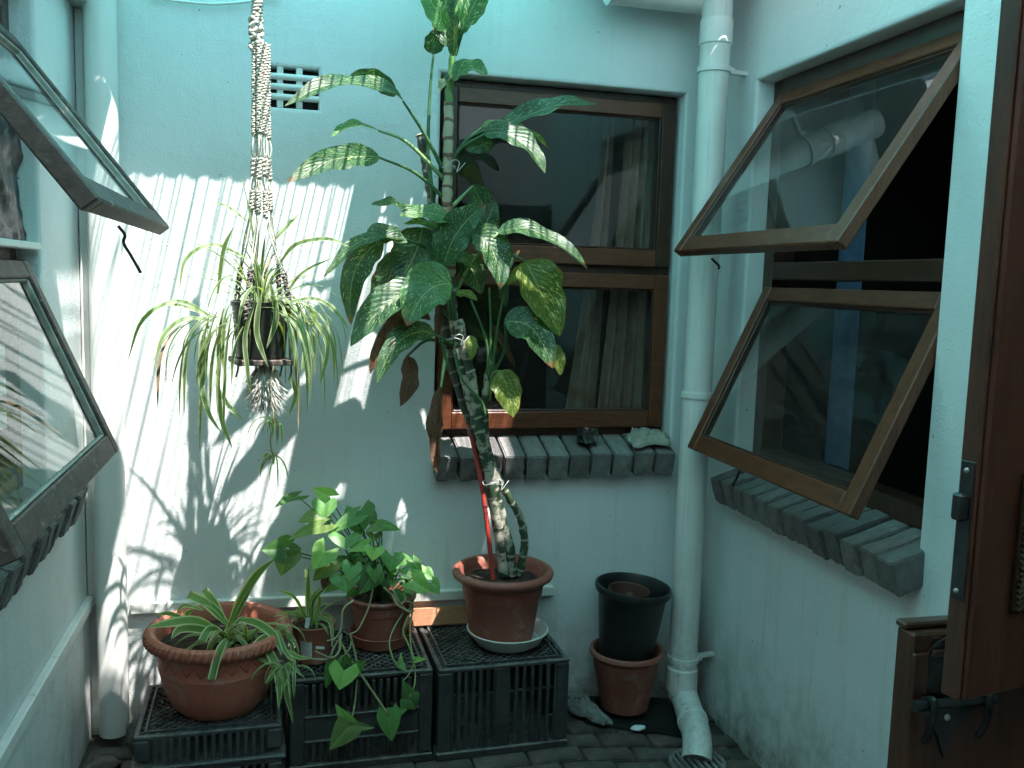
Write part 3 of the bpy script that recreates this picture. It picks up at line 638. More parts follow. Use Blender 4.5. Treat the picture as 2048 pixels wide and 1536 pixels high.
# lower leaf
u, n, L = leaf_frame(.985, 1.222); zt = 1.056
m = MB(); dboard(m, u, n, .012, L, .03, zt, -.02, .022); low = part('lower_leaf', m, M['wood_door'], SDO, 35, 'lower leaf with an iron bolt near its top')
part('edge_strip', dboard(MB(), u, n, L-.030, L+.001, .03, zt-.03, .0225, .030, .003), M['wood_door'], low)
part('cap_rail', dboard(MB(), u, n, .012, L+.004, zt+.0005, zt+.012, -.02, .006, .003), M['wood_door'], low)
part('ledge_rail', dboard(MB(), u, n, .012, L-.032, zt-.036, zt-.026, .0225, .034, .002), M['wood_door'], low)
b0 = H + u*(L-.072) + n*.0225 + Vector((0,0,zt-.098))
def plate(c, u, n, w, h, t):
    """door plate: round top, pointed drop at the foot"""
    out = []
    for i in range(13): a = math.pi*i/12; out.append((w*math.cos(a), h*.35 + w*math.sin(a)))
    out += [(-w, -h*.25), (-w*.35, -h*.6), (0, -h), (w*.35, -h*.6), (w, -h*.25)]
    k = len(out); vs = [c + u*a + Vector((0,0,b)) + n*.0005 for a, b in out] + [c + u*a + Vector((0,0,b)) + n*t for a, b in out]
    return MB().add(vs, [tuple(range(k-1,-1,-1)), tuple(range(k, 2*k))] + [(i, (i+1)%k, k+(i+1)%k, k+i) for i in range(k)])
pl = part('bolt_plate', plate(b0, u, n, .052, .115, .005), M['iron'], low)
rod = b0 + n*.022 + Vector((0,0,-.012)); part('bolt', MB().tube([rod + u*.078, rod - u*.075], .0095, 14), M['iron'], low)
for s in (.052, -.050):
    kp = [rod + u*s + n*(-.018), rod + u*s + n*.010 + Vector((0,0,.014)), rod + u*s + n*.016 + Vector((0,0,-.002)), rod + u*s + n*.010 + Vector((0,0,-.04)), rod + u*s + n*-.002 + Vector((0,0,-.062))]
    part('keeper', MB().tube(smoothpath(kp, 4), .0055, 8), M['iron'], low)
for dz in (.045, -.045): part('screw', MB().blob(b0 + n*.005 + Vector((0,0,dz)), (.006,.004,.006)), M['steel'], low)
# upper leaf, standing a little nearer
u, n, L = leaf_frame(.938, 1.055); z0 = 1.024
m = MB(); dboard(m, u, n, .012, L, z0, 2.10, -.02, .022); up = part('upper_leaf', m, M['wood_door'], SDO, 35, 'upper leaf with lock plate and brass letter flap')
part('edge_strip', dboard(MB(), u, n, L+.0005, L+.006, z0, 2.10, -.014, .016, .002), M['wood_door'], up)
part('lock_plate', dboard(MB(), u, n, L+.0065, L+.0085, z0+.145, z0+.345, -.010, .012, .001), M['iron'], up)
part('latch_bolt', dboard(MB(), u, n, L+.009, L+.026, z0+.262, z0+.300, -.008, .010, .003), M['iron'], up)
for dz in (.158, .332): part('screw', MB().blob(H + u*(L+.0088) + Vector((0,0,z0+dz)), (.004,.004,.004)), M['steel'], up)
fl = part('letter_flap', dboard(MB(), u, n, L-.36, L-.073, z0+.125, z0+.33, .0225, .034, .004), M['brass'], up)
for k in range(22):
    q = H + u*(L-.079) + n*.036 + Vector((0,0,z0+.135+.0087*k)); part('rope_moulding', MB().tube([q + u*.007 + Vector((0,0,-.004)), q - u*.007 + Vector((0,0,.004))], .0035, 6), M['brass'], fl)

# ------------------------------------------------------------------ crates
def crate(name, label, x0, x1, y0, y1, z0, z1, style, mat, rz, base):
    c = empty(name, ((x0+x1)/2, (y0+y1)/2, z0), label, 'crate', 'plastic crates along the back wall'); w = x1-x0; d = y1-y0; h = z1-z0; t = .012
    m = MB()                                             # rim of the upturned crate
    rim = .016
    m.box(x0, x1, y0, y0+rim, z1-.014, z1, .003); m.box(x0, x1, y1-rim, y1, z1-.014, z1, .003); m.box(x0, x0+rim, y0+rim, y1-rim, z1-.014, z1, .003); m.box(x1-rim, x1, y0+rim, y1-rim, z1-.014, z1, .003)
    rimo = part('rim', m, mat, c)
    m = MB(); i0 = rim+.012
    for (a, b, e, f) in ((x0+i0, x1-i0, y0+i0, y0+i0+.006), (x0+i0, x1-i0, y1-i0-.006, y1-i0), (x0+i0, x0+i0+.006, y0+i0+.006, y1-i0-.006), (x1-i0-.006, x1-i0, y0+i0+.006, y1-i0-.006)): m.box(a, b, e, f, z1-.010, z1+.003)
    part('raised_bead', m, mat, rimo)
    m = MB(); W = w-2*rim; D = d-2*rim; step = .030; k = int((W+D)/step)     # diamond lattice
    for s in (1, -1):
        for i in range(1, k):
            q = i*step; pts = []
            for (u_, v_) in ((max(0, q-D), min(q, D)), (min(q, W), max(0, q-W))): pts.append((x0+rim+(u_ if s > 0 else W-u_), y0+rim+v_))
            a, b = Vector((*pts[0], z1-.008-.001*s)), Vector((*pts[1], z1-.008-.001*s))
            if (b-a).length > .01: member(m, a, b, (b-a).cross(Vector((0,0,1))), .0025, .004)
    lt = part('lattice', m, mat, c); lt['kind'] = 'stuff'
    for sx in (0, 1):
        for sy in (0, 1):
            part('corner_post', MB().box(x0 if not sx else x1-.045, x0+.045 if not sx else x1, y0+.001 if not sy else y1-.03, y0+.03 if not sy else y1-.001, z0+.030, z1-.0145, .004), mat, c)
    if style == 'slots':
        part('base_flange', MB().box(x0-.004, x1+.004, y0-.004, y1+.004, z0, z0+.029, .004), mat, c)
        part('front_pillar', MB().box(x0+w*.43, x0+w*.53, y0+.002, y0+.016, z0+.0295, z1-.0145, .002), mat, c)
        for a0, a1 in ((x0+.0455, x0+w*.43-.0005), (x0+w*.53+.0005, x1-.0455)):
            n_ = 6
            for i in range(n_+1):
                xx = a0 + (a1-a0)*i/n_; part('slat', MB().box(max(a0, xx-.0065), min(a1, xx+.0065), y0+.003, y0+.013, z0+.0295, z1-.0145, .002), mat, c)
            for f in (.36, .68): part('cross_bar', MB().box(a0, a1, y0+.0135, y0+.019, z0+h*f-.004, z0+h*f+.004), mat, c)
    elif style == 'bands':
        part('base_flange', MB().box(x0-.003, x1+.003, y0-.003, y1+.003, z0, z0+.029, .004), mat, c)
        zb = [.03, .24, .36, .60, .72, .955]
        for f0, f1, nm in ((.11, .34, 'lower'), (.61, .93, 'upper')):
            n_ = 16
            for i in range(n_):
                xx = x0+.052 + (w-.104)*i/(n_-1); part('slat', MB().box(xx-.006, xx+.006, y0+.004, y0+.013, z0+h*f0, z0+h*f1, .002), mat, c)
        part('front_band', MB().box(x0+.0455, x1-.0455, y0+.0025, y0+.015, z0+h*.345, z0+h*.605, .003), mat, c)
        for f in (.345, .605): part('front_ledge', MB().box(x0+.0455, x1-.0455, y0-.007, y0+.002, z0+h*f-.004, z0+h*f+.003, .002), mat, c)
    else:
        part('foot_flange', MB().box(x0-.012, x1+.012, y0-.012, y1+.012, z0, z0+.012, .003), mat, c)
        n_ = 14
        for i in range(n_):
            xx = x0+.060 + (w-.120)*i/(n_-1); part('slat', MB().box(xx-.006, xx+.006, y0+.002, y0+.012, z0+.0125, z1-.0145, .002), mat, c)
        if style == 'arrow':
            part('front_panel', MB().box(x0+w*.30, x0+w*.72, y0-.004, y0+.0015, z0+.0125, z1-.0145, .002), mat, c)
            ax_, az_ = x0+w*.40, (z0+z1)/2+.004
            a = MB().add([(ax_, y0-.0062, az_), (ax_+.03, y0-.0062, az_-.012), (ax_+.03, y0-.0062, az_-.004), (ax_+.10, y0-.0062, az_-.004), (ax_+.10, y0-.0062, az_+.004), (ax_+.03, y0-.0062, az_+.004), (ax_+.03, y0-.0062, az_+.012)], [(0,1,2,3,4,5,6)])
            part('arrow_mark', a, M['black_gloss'], c, None)
    for sx in (0, 1): part('side_panel', MB().box(x0+.002 if not sx else x1-.010, x0+.010 if not sx else x1-.002, y0+.0305, y1-.0305, z0+.0295, z1-.0145), mat, c)
    part('back_panel', MB().box(x0+.046, x1-.046, y1-.012, y1-.002, z0+.0295, z1-.0145), mat, c)
    c.rotation_euler.z = rz; return seat(c, base, 1.075)
crate('plastic_crate', 'black plastic crate with narrow upright slots, carrying the tall plant', .502, .958, 2.838, 3.245, 0, .318, 'slots', M['crate'], R(1.5), (0.785, 3.27, -0.12))
crate('plastic_crate', 'black plastic crate with banded front under the arrow-leaved plant and small pot', .028, .488, 2.842, 3.24, 0, .318, 'bands', M['crate'], R(.8), (0.277, 3.269, -0.12))
crate('plastic_crate', 'shallow grey-black slatted crate directly under the big terracotta bowl', -.430, .004, 2.79, 3.16, .092, .200, 'tray', M['crate_grey'], R(.8), (-0.229, 3.198, -0.021))
crate('plastic_crate', 'grey-black crate with an arrow mark, lowest on the left', -.440, .006, 2.785, 3.17, 0, .091, 'arrow', M['crate_grey'], R(.6), (-0.233, 3.201, -0.12))

# ------------------------------------------------------------------ pots
def pot_profile(rb, rt, h, rim=.012, rimh=.03, wall=.006, step=None, soil=.04):
    p = [(rb*.85, 0), (rb, .004)]
    if step: p += [(rb+(rt-rb)*(step/h)*.93, step-.004), (rb+(rt-rb)*(step/h)*.93+.006, step)]
    p += [(rt, h-rimh), (rt+rim*.8, h-rimh*.8), (rt+rim, h-rimh*.45), (rt+rim*.85, h-rimh*.1), (rt+rim*.4, h), (rt-wall*.5, h-.003), (rt-wall, h-.012), (rt-wall-(rt-rb)*soil/h, h-soil-.015)]
    return p
def soil(parent, c, r, z):
    m = MB(); n = 22; vs = [(c[0], c[1], z+.008)]; fs = []
    for j in range(1, 6):
        for k in range(n):
            a = 2*math.pi*k/n; rr = r*j/5; vs.append((c[0]+rr*math.cos(a), c[1]+rr*math.sin(a), z+.008*noise.noise(Vector((c[0]*9+rr*40*math.cos(a), rr*40*math.sin(a), 3)))+.006*(1-j/5)))
    for k in range(n): fs.append((0, 1+k, 1+(k+1)%n))
    for j in range(4):
        for k in range(n): fs.append((1+j*n+k, 1+(j+1)*n+k, 1+(j+1)*n+(k+1)%n, 1+j*n+(k+1)%n))
    m.add(vs, fs); return part('soil', m, M['soil'], parent, 180)

# ------------------------------------------------------------------ leaf builders
CAM = Vector((0, 0, 1.6))
NRM = {'c': (-.15, -1, .30), 'u': (0, -.35, 1), 'd': (-.1, -1, -.15), 'l': (-.8, -.7, .5), 'r': (.55, -.9, .45), 's': (0, -.75, .75), 'b': (.2, -1, .05)}
def bez(a, b, c, t): return a*(1-t)**2 + b*2*t*(1-t) + c*t*t
def leaf_mb(base, ctrl, tip, width, nrm, fold=.22, wave=.07, seed=0, n=16, m=8, pa=.46, pb=.74, curl=0):
    A, B, C = Vector(base), Vector(ctrl), Vector(tip); N0 = Vector(nrm).normalized(); mb = MB(); mx = (pa/(pa+pb))**pa*(pb/(pa+pb))**pb
    rs = random.Random(seed); ph = rs.uniform(0, 6.28); ph2 = rs.uniform(0, 6.28); k1 = rs.uniform(1.6, 2.6)
    vs = []; uv = []; fs = []
    for i in range(n+1):
        t = i/n; p = bez(A, B, C, t); T = ((B-A)*(1-t) + (C-B)*t).normalized()
        N = (N0 - T*N0.dot(T)); N = N.normalized() if N.length > 1e-3 else Vector((0,0,1)); S = T.cross(N)
        tt = min(max(t, .004), .996); w = width*.5*(tt**pa)*((1-tt)**pb)/mx
        p = p + N*(.030*(C-A).length*math.sin(2*math.pi*1.25*t + ph)*t*(1-t)*2.2); asym = .12*math.sin(ph2)
        for j in range(m+1):
            q = -1 + 2*j/m; a = abs(q)
            hgt = fold*a*w - curl*a*a*w + wave*width*a*a*math.sin(2*math.pi*k1*t + (ph if q < 0 else ph2))*math.sin(math.pi*t)
            vs.append(p + S*(q*w*(1+asym*q)*math.cos(fold*.6)*(1+.05*math.sin(23*t+ph)*a)) + N*hgt); uv.append((.5+.5*q, t))
    for i in range(n):
        for j in range(m): fs.append((i*(m+1)+j, i*(m+1)+j+1, (i+1)*(m+1)+j+1, (i+1)*(m+1)+j))
    return mb.add(vs, fs, uv)
def blade_mb(pts, width, nrm=None, fold=.35, taper=.35, flatend=False):
    P = [Vector(p) for p in pts]; n = len(P)-1; mb = MB(); vs = []; uv = []; fs = []; S = None
    for i, p in enumerate(P):
        t = i/n; T = (P[min(i+1, n)] - P[max(i-1, 0)]).normalized()
        up = Vector(nrm) if nrm else Vector((0, -.25, 1)); s = T.cross(up)
        if s.length < .25: s = s + (S or Vector((1, 0, 0)))*.4
        s = s - T*s.dot(T); s.normalize()
        if S is not None and s.dot(S) < 0: s = -s
        if S is not None: s = (s*.6 + S*.4); s = (s - T*s.dot(T)).normalized()
        S = s; N = s.cross(T)
        w = width*.5*min(1, .45 + 2.2*t)*(1 if flatend else min(1, ((1-t)/taper))**.75 if t < 1 else .03)
        if t >= 1 and not flatend: w = width*.02
        for q in (-1, -.45, .45, 1): vs.append(p + s*q*w + N*(abs(q)*fold*w)); uv.append((.5+.5*q, t))
    for i in range(n):
        for j in range(3): fs.append((i*4+j, i*4+j+1, (i+1)*4+j+1, (i+1)*4+j))
    return mb.add(vs, fs, uv)
def arc_blade(base, az, el, length, sag, width, n=11):
    """blade that leaves base at azimuth/elevation and bends over by its own weight"""
    d = Vector((math.cos(az)*math.cos(el), math.sin(az)*math.cos(el), math.sin(el))); p = Vector(base); pts = [p.copy()]; st = length/n
    for i in range(n):
        d = (d + Vector((0, 0, -sag*(.4+.9*i/n)/n))).normalized(); p = p + d*st; pts.append(p.copy())
    return pts
def arrow_leaf(junction, tip, width, nrm, seed=0):
    """arrowhead leaf: two back lobes behind the petiole junction"""
    J, Tp = Vector(junction), Vector(tip); ax = Tp - J; Lf = ax.length; T = ax.normalized(); N = Vector(nrm).normalized(); N = (N - T*N.dot(T)).normalized(); S = T.cross(N)
    rs = random.Random(seed); droop = rs.uniform(.08, .22); fold = rs.uniform(.18, .42); tj = .30; full = Lf/(1-tj); mb = MB(); n = 14; m = 4; ph = rs.uniform(0, 6.28)
    for side in (-1, 1):
        vs = []; uv = []; fs = []
        for i in range(n+1):
            t = i/n; x = (t-tj)*full
            if t < tj: inner = .62*(1-t/tj)**.8*.5; outer = .5*(.62 + .38*math.sin(math.pi*.5*t/tj)) if t > 0 else .31
            else: inner = 0; outer = .5*(1-((t-tj)/(1-tj))**1.5)**.95
            if t == 0: inner = outer = .36
            for j in range(m+1):
                a = (inner + (outer-inner)*j/m)*width; q = a/(width*.5)
                h = fold*a - droop*full*max(0, t-tj)**2*1.6 - .5*a*a/width + .035*width*math.sin(7*t+ph)*q*q
                vs.append(J + T*x + S*(side*a) + N*h); uv.append((.5+side*.5*q, t))
        for i in range(n):
            for j in range(m): fs.append((i*(m+1)+j, i*(m+1)+j+1, (i+1)*(m+1)+j+1, (i+1)*(m+1)+j))
        mb.add(vs, fs, uv)
    return mb

# ------------------------------------------------------------------ tall dumb cane
PC = Vector((.765, 3.03, 0))
sc = thing('saucer', MB().lathe([(.0,.0),(.105,.0),(.118,.008),(.138,.042),(.144,.047),(.146,.052),(.142,.054),(.134,.048),(.114,.014),(.0,.012)], (.785, 3.02, .3225), 48), M['enamel'], 'chipped white enamel dish under the tall plant\'s pot', 'dish', (.785, 3.02, .322), 50)
DC = empty('dumb_cane', (PC.x, PC.y, .338), 'tall leaning dumb cane with spotted leaves in a large terracotta pot', 'potted plant')
pz = .338
prof = [(.092,0),(.112,.004),(.132,.150),(.137,.158),(.140,.164),(.146,.212),(.150,.216),(.166,.220),(.176,.228),(.180,.238),(.177,.248),(.168,.254),(.158,.252),(.150,.242),(.146,.20)]
part('pot', MB().lathe(prof, (PC.x, PC.y, pz), 64), M['terra'], DC, 40)
soil(DC, PC, .149, pz+.205)
CANES = [('cane', [(0.766, 3.02, 0.567),
 (0.748, 3.02, 0.695),
 (0.722, 3.02, 0.839),
 (0.678, 3.02, 1.025),
 (0.628, 3.02, 1.191),
 (0.584, 3.02, 1.362),
 (0.562, 3.02, 1.496),
 (0.551, 3.02, 1.621)], .020, .0165),
         ('cane_dark', [(0.785, 3.05, 0.556),
 (0.748, 3.053, 0.721),
 (0.7, 3.057, 0.92),
 (0.642, 3.06, 1.098),
 (0.586, 3.063, 1.263),
 (0.545, 3.067, 1.426),
 (0.521, 3.07, 1.595),
 (0.497, 3.073, 1.811),
 (0.473, 3.077, 1.958),
 (0.451, 3.08, 2.071)], .021, .0165),
         ('cane', [(0.801, 3.04, 0.559),
 (0.785, 3.034, 0.662),
 (0.755, 3.029, 0.764),
 (0.716, 3.023, 0.909),
 (0.677, 3.017, 1.035),
 (0.644, 3.011, 1.192),
 (0.615, 3.006, 1.329),
 (0.576, 3.0, 1.464)], .022, .0195),
         ('cane', [(0.833, 3.05, 0.554),
 (0.844, 3.044, 0.675),
 (0.823, 3.037, 0.768),
 (0.768, 3.031, 0.862),
 (0.715, 3.025, 0.962),
 (0.687, 3.019, 1.069),
 (0.679, 3.013, 1.192),
 (0.686, 3.006, 1.287),
 (0.696, 3.0, 1.364)], .017, .012),
         ('cane_pale', [(0.551, 3.02, 1.616), (0.543, 3.02, 1.744), (0.536, 3.02, 1.858), (0.535, 3.02, 2.02), (0.534, 3.02, 2.172)], .0205, .0185),
         ('cane_green', [(0.534, 3.02, 2.169), (0.536, 3.015, 2.258), (0.541, 3.01, 2.336), (0.548, 3.005, 2.414), (0.554, 3.0, 2.49)], .014, .010)]
for i, (mt, pts, ra, rb) in enumerate(CANES):
    ra, rb = ra*.9, rb*.9
    sp = smoothpath(pts, 7); q = []
    for k in range(len(sp)):
        f = k/(len(sp)-1); q.append((ra+(rb-ra)*f)*.92*(1+.07*math.sin(k*1.35)+.10*random.random()))
        if 0 < k < len(sp)-1: sp[k] = sp[k] + Vector((random.gauss(0, .0016), random.gauss(0, .0016), 0))
    cn = part('cane', MB().tube(sp, q, 14), M[mt], DC, 60)
    if i == 1:
        a, b = sp[-2], sp[-1]; d = (b-a).normalized(); part('cut_end', MB().tube([b-d*.001, b+d*.002], [.0175, .0160], 16), M['cane_cut'], cn)
m = MB().tube(smoothpath([(0.722, 3.0, 0.561),
 (0.703, 3.017, 0.733),
 (0.677, 3.033, 0.908),
 (0.647, 3.05, 1.047),
 (0.605, 3.067, 1.237),
 (0.566, 3.083, 1.373),
 (0.531, 3.1, 1.544)], 5), .0085, 10); part('stake', m, M['red_stake'], DC, 60)
for (c, rr) in [((0.559, 3.0, 1.4), 0.045), ((0.711, 3.0, 0.906), 0.034), ((0.537, 3.02, 1.967), 0.022)]:
    lp = [Vector(c) + Vector((rr*math.cos(a), rr*.7*math.sin(a), .006*math.sin(3*a))) for a in [2*math.pi*i/20 for i in range(20)]]
    m = MB().tube(lp, .0016, 5, closed=True); m.tube(smoothpath([Vector(c)+Vector((-.01,-.035,0)), Vector(c)+Vector((.012,-.04,.018)), Vector(c)+Vector((.03,-.035,.01)), Vector(c)+Vector((.02,-.04,-.02)), Vector(c)+Vector((.05,-.03,.012))], 4), .0014, 5); part('tie', m, M['wire'], DC, 180)
DLV = [((0.514, 2.98, 2.385), (0.469, 2.965, 2.457), (0.413, 2.95, 2.53), 0.077, 'c', 'b', [(0.549, 3.03, 2.326), (0.514, 2.98, 2.385)]),
 ((0.54, 3.02, 2.346), (0.515, 3.04, 2.443), (0.524, 3.06, 2.582), 0.103, 'c', 'g', None),
 ((0.573, 2.98, 2.41), (0.602, 2.97, 2.479), (0.638, 2.96, 2.564), 0.097, 'c', 'b', [(0.552, 3.03, 2.326), (0.573, 2.98, 2.41)]),
 ((0.538, 2.96, 2.306), (0.527, 2.945, 2.366), (0.536, 2.93, 2.427), 0.057, 'l', 'g', None),
 ((0.566, 3.04, 2.393), (0.579, 3.06, 2.478), (0.588, 3.08, 2.611), 0.083, 's', 'b', None),
 ((0.483, 3.04, 2.325), (0.482, 3.03, 2.367), (0.512, 3.02, 2.398), 0.073, 'd', 'k', [(0.489, 3.03, 1.857), (0.471, 3.033, 2.018), (0.473, 3.037, 2.194), (0.483, 3.04, 2.325)]),
 ((0.538, 2.99, 2.238), (0.588, 2.96, 2.298), (0.639, 2.93, 2.249), 0.093, (-0.1, -0.75, 0.7), 'b', None),
 ((0.536, 2.98, 2.251), (0.51, 2.97, 2.231), (0.493, 2.96, 2.189), 0.05, 'l', 'k', None),
 ((0.377, 2.97, 2.156), (0.234, 2.885, 2.251), (0.013, 2.8, 2.084), 0.103, (0.05, -0.62, 0.8), 'g', [(0.531, 3.03, 1.94), (0.454, 3.0, 2.06), (0.377, 2.97, 2.156)]),
 ((0.355, 3.0, 2.175), (0.282, 2.99, 2.248), (0.202, 2.98, 2.211), 0.067, (0.2, -0.9, -0.2), 'k', None),
 ((0.302, 2.98, 2.061), (0.215, 2.92, 2.085), (0.149, 2.86, 2.014), 0.057, (0.1, -0.5, 1), 'b', [(0.528, 3.03, 1.924), (0.398, 3.005, 2.033), (0.302, 2.98, 2.061)]),
 ((0.299, 2.94, 1.973), (0.175, 2.87, 1.981), (0.019, 2.8, 1.868), 0.097, (-0.1, -0.9, 0.35), 'g', [(0.534, 3.03, 1.859), (0.421, 2.985, 1.937), (0.299, 2.94, 1.973)]),
 ((0.698, 2.96, 2.099), (0.834, 2.93, 2.179), (0.999, 2.9, 2.181), 0.103, (0.1, -0.62, 0.75), 'g', [(0.546, 3.03, 1.982), (0.601, 2.995, 2.061), (0.698, 2.96, 2.099)]),
 ((0.639, 2.98, 2.095), (0.763, 2.975, 2.125), (0.863, 2.97, 2.038), 0.093, (0.15, -0.5, 0.9), 'y', [(0.546, 3.03, 1.982), (0.587, 3.005, 2.046), (0.639, 2.98, 2.095)]),
 ((0.637, 2.93, 2.065), (0.75, 2.89, 2.095), (0.819, 2.85, 1.944), 0.103, (0.25, -0.85, 0.45), 'g', [(0.543, 3.03, 1.965), (0.574, 2.98, 2.025), (0.637, 2.93, 2.065)]),
 ((0.672, 2.97, 2.046), (0.628, 2.96, 2.034), (0.58, 2.95, 2.014), 0.057, 'd', 'k', None),
 ((0.631, 3.07, 1.914), (0.686, 3.085, 1.837), (0.722, 3.1, 1.755), 0.103, 'c', 'k', [(0.55, 3.03, 1.835), (0.631, 3.07, 1.914)]),
 ((0.435, 2.97, 1.799), (0.352, 2.935, 1.843), (0.275, 2.9, 1.821), 0.08, (0, -0.5, 0.9), 'g', [(0.537, 3.03, 1.744), (0.435, 2.97, 1.799)]),
 ((0.539, 2.94, 1.786), (0.446, 2.92, 1.827), (0.364, 2.9, 1.791), 0.09, (0, -0.7, 0.7), 'b', None),
 ((0.523, 2.96, 1.741), (0.451, 2.945, 1.785), (0.381, 2.93, 1.769), 0.073, (0, -0.45, 0.9), 'b', None),
 ((0.513, 2.93, 1.64), (0.534, 2.91, 1.771), (0.638, 2.89, 1.838), 0.13, (-0.25, -1, 0.2), 'g', [(0.56, 3.03, 1.462), (0.513, 2.93, 1.64)]),
 ((0.658, 3.04, 1.7), (0.671, 3.05, 1.801), (0.71, 3.06, 1.864), 0.11, 'c', 'k', None),
 ((0.688, 2.92, 1.753), (0.824, 2.88, 1.811), (0.971, 2.84, 1.645), 0.103, (0.2, -0.62, 0.75), 'g', [(0.567, 3.03, 1.546), (0.616, 2.975, 1.656), (0.688, 2.92, 1.753)]),
 ((0.61, 2.95, 1.747), (0.693, 2.915, 1.73), (0.689, 2.88, 1.572), 0.13, (0.15, -1, 0.35), 'g', None),
 ((0.781, 2.91, 1.665), (0.819, 2.895, 1.588), (0.898, 2.88, 1.423), 0.173, (0.1, -1, 0.1), 'y', [(0.56, 3.03, 1.596), (0.617, 2.99, 1.738), (0.702, 2.95, 1.699), (0.781, 2.91, 1.665)]),
 ((0.801, 2.93, 1.656), (0.759, 2.93, 1.635), (0.728, 2.93, 1.585), 0.043, 'c', 'y', None),
 ((0.719, 2.92, 1.464), (0.818, 2.88, 1.49), (0.865, 2.84, 1.32), 0.143, (0.1, -0.9, 0.5), 'g', [(0.695, 3.03, 1.259), (0.735, 2.975, 1.367), (0.719, 2.92, 1.464)]),
 ((0.864, 2.88, 1.392), (0.895, 2.875, 1.352), (0.901, 2.87, 1.294), 0.057, 'c', 'y', None),
 ((0.709, 2.93, 1.3), (0.741, 2.915, 1.247), (0.752, 2.9, 1.149), 0.11, (0, -1, 0.1), 'y', [(0.697, 3.03, 1.189), (0.695, 2.98, 1.281), (0.709, 2.93, 1.3)]),
 ((0.533, 2.9, 1.583), (0.439, 2.865, 1.597), (0.384, 2.83, 1.45), 0.173, (-0.1, -1, 0.4), 'b', [(0.576, 3.03, 1.445), (0.533, 2.9, 1.583)]),
 ((0.438, 2.92, 1.569), (0.318, 2.87, 1.543), (0.21, 2.82, 1.386), 0.123, (-0.2, -0.9, 0.4), 'g', [(0.563, 3.03, 1.462), (0.438, 2.92, 1.569)]),
 ((0.45, 2.99, 1.763), (0.433, 2.975, 1.657), (0.356, 2.96, 1.571), 0.163, (-0.2, -1, 0), 'k', [(0.542, 3.03, 1.745), (0.45, 2.99, 1.763)]),
 ((0.379, 3.0, 1.68), (0.346, 2.985, 1.59), (0.284, 2.97, 1.489), 0.103, (-0.3, -1, 0.1), 'k', None),
 ((0.387, 2.92, 1.721), (0.245, 2.86, 1.759), (0.127, 2.8, 1.594), 0.07, (-0.1, -0.55, 0.85), 'g', [(0.538, 3.03, 1.678), (0.387, 2.92, 1.721)]),
 ((0.264, 2.9, 1.72), (0.318, 2.9, 1.743), (0.389, 2.9, 1.71), 0.087, (0, -0.8, 0.6), 'g', None),
 ((0.315, 2.94, 1.716), (0.192, 2.9, 1.648), (0.213, 2.86, 1.451), 0.1, (-0.35, -1, 0.0), 'k', None),
 ((0.483, 2.92, 1.421), (0.358, 2.87, 1.466), (0.291, 2.82, 1.272), 0.093, (-0.1, -0.8, 0.55), 'g', [(0.57, 3.03, 1.378), (0.483, 2.92, 1.421)]),
 ((0.591, 3.02, 1.677), (0.632, 3.01, 1.632), (0.653, 3.0, 1.552), 0.097, 'c', 'g', None),
 ((0.568, 2.99, 1.662), (0.591, 2.98, 1.683), (0.644, 2.97, 1.624), 0.067, 's', 'b', None),
 ((0.568, 3.0, 1.547), (0.603, 2.985, 1.565), (0.635, 2.97, 1.529), 0.043, 's', 'y', None),
 ((0.609, 2.97, 1.413), (0.626, 2.965, 1.383), (0.613, 2.96, 1.33), 0.043, 'c', 'y', None),
 ((0.521, 3.0, 1.62), (0.476, 2.985, 1.627), (0.422, 2.97, 1.573), 0.057, 's', 'y', None),
 ((0.74, 3.0, 1.514), (0.718, 3.01, 1.634), (0.789, 3.02, 1.704), 0.05, 'l', 'k', None),
 ((0.442, 2.94, 1.488), (0.323, 2.91, 1.463), (0.275, 2.88, 1.294), 0.087, (-0.2, -1, 0.2), 'D', None),
 ((0.476, 2.96, 1.464), (0.407, 2.94, 1.48), (0.364, 2.92, 1.44), 0.06, 's', 'D', None),
 ((0.398, 2.93, 1.347), (0.412, 2.925, 1.27), (0.377, 2.92, 1.185), 0.08, (0.1, -1, 0.05), 'D', [(0.562, 3.03, 1.377), (0.472, 2.98, 1.397), (0.398, 2.93, 1.347)]),
 ((0.51, 2.92, 1.246), (0.496, 2.92, 1.089), (0.506, 2.92, 0.958), 0.067, (-0.5, -1, 0.1), 'D', [(0.545, 3.03, 1.36), (0.51, 2.92, 1.246)]),
 ((0.7, 3.02, 1.448), (0.743, 3.01, 1.381), (0.778, 3.0, 1.305), 0.037, 'c', 'D', None),
 ((0.509, 2.97, 1.53), (0.51, 2.965, 1.464), (0.497, 2.96, 1.382), 0.04, 'c', 'D', None)]
KM = {'g': 'dg', 'b': 'db', 'y': 'dy', 'k': 'dk', 'D': 'dead'}
for i, (b, c, t, wd, nr, k, pet) in enumerate(DLV):
    nv = NRM[nr] if isinstance(nr, str) else nr
    lf = part('leaf', leaf_mb(b, c, t, wd*.90, nv, .26 if k != 'D' else 1.0, .085 if k != 'D' else .24, i), M[KM[k]], DC, 180, 'brown dead leaf' if k == 'D' else None)
    if pet:
        sp = smoothpath(pet, 6); n_ = len(sp); part('petiole', MB().tube(sp, [.0075-.0038*j/(n_-1) for j in range(n_)], 8), M['petiole_lt' if i % 3 == 1 else 'petiole'], lf, 180)
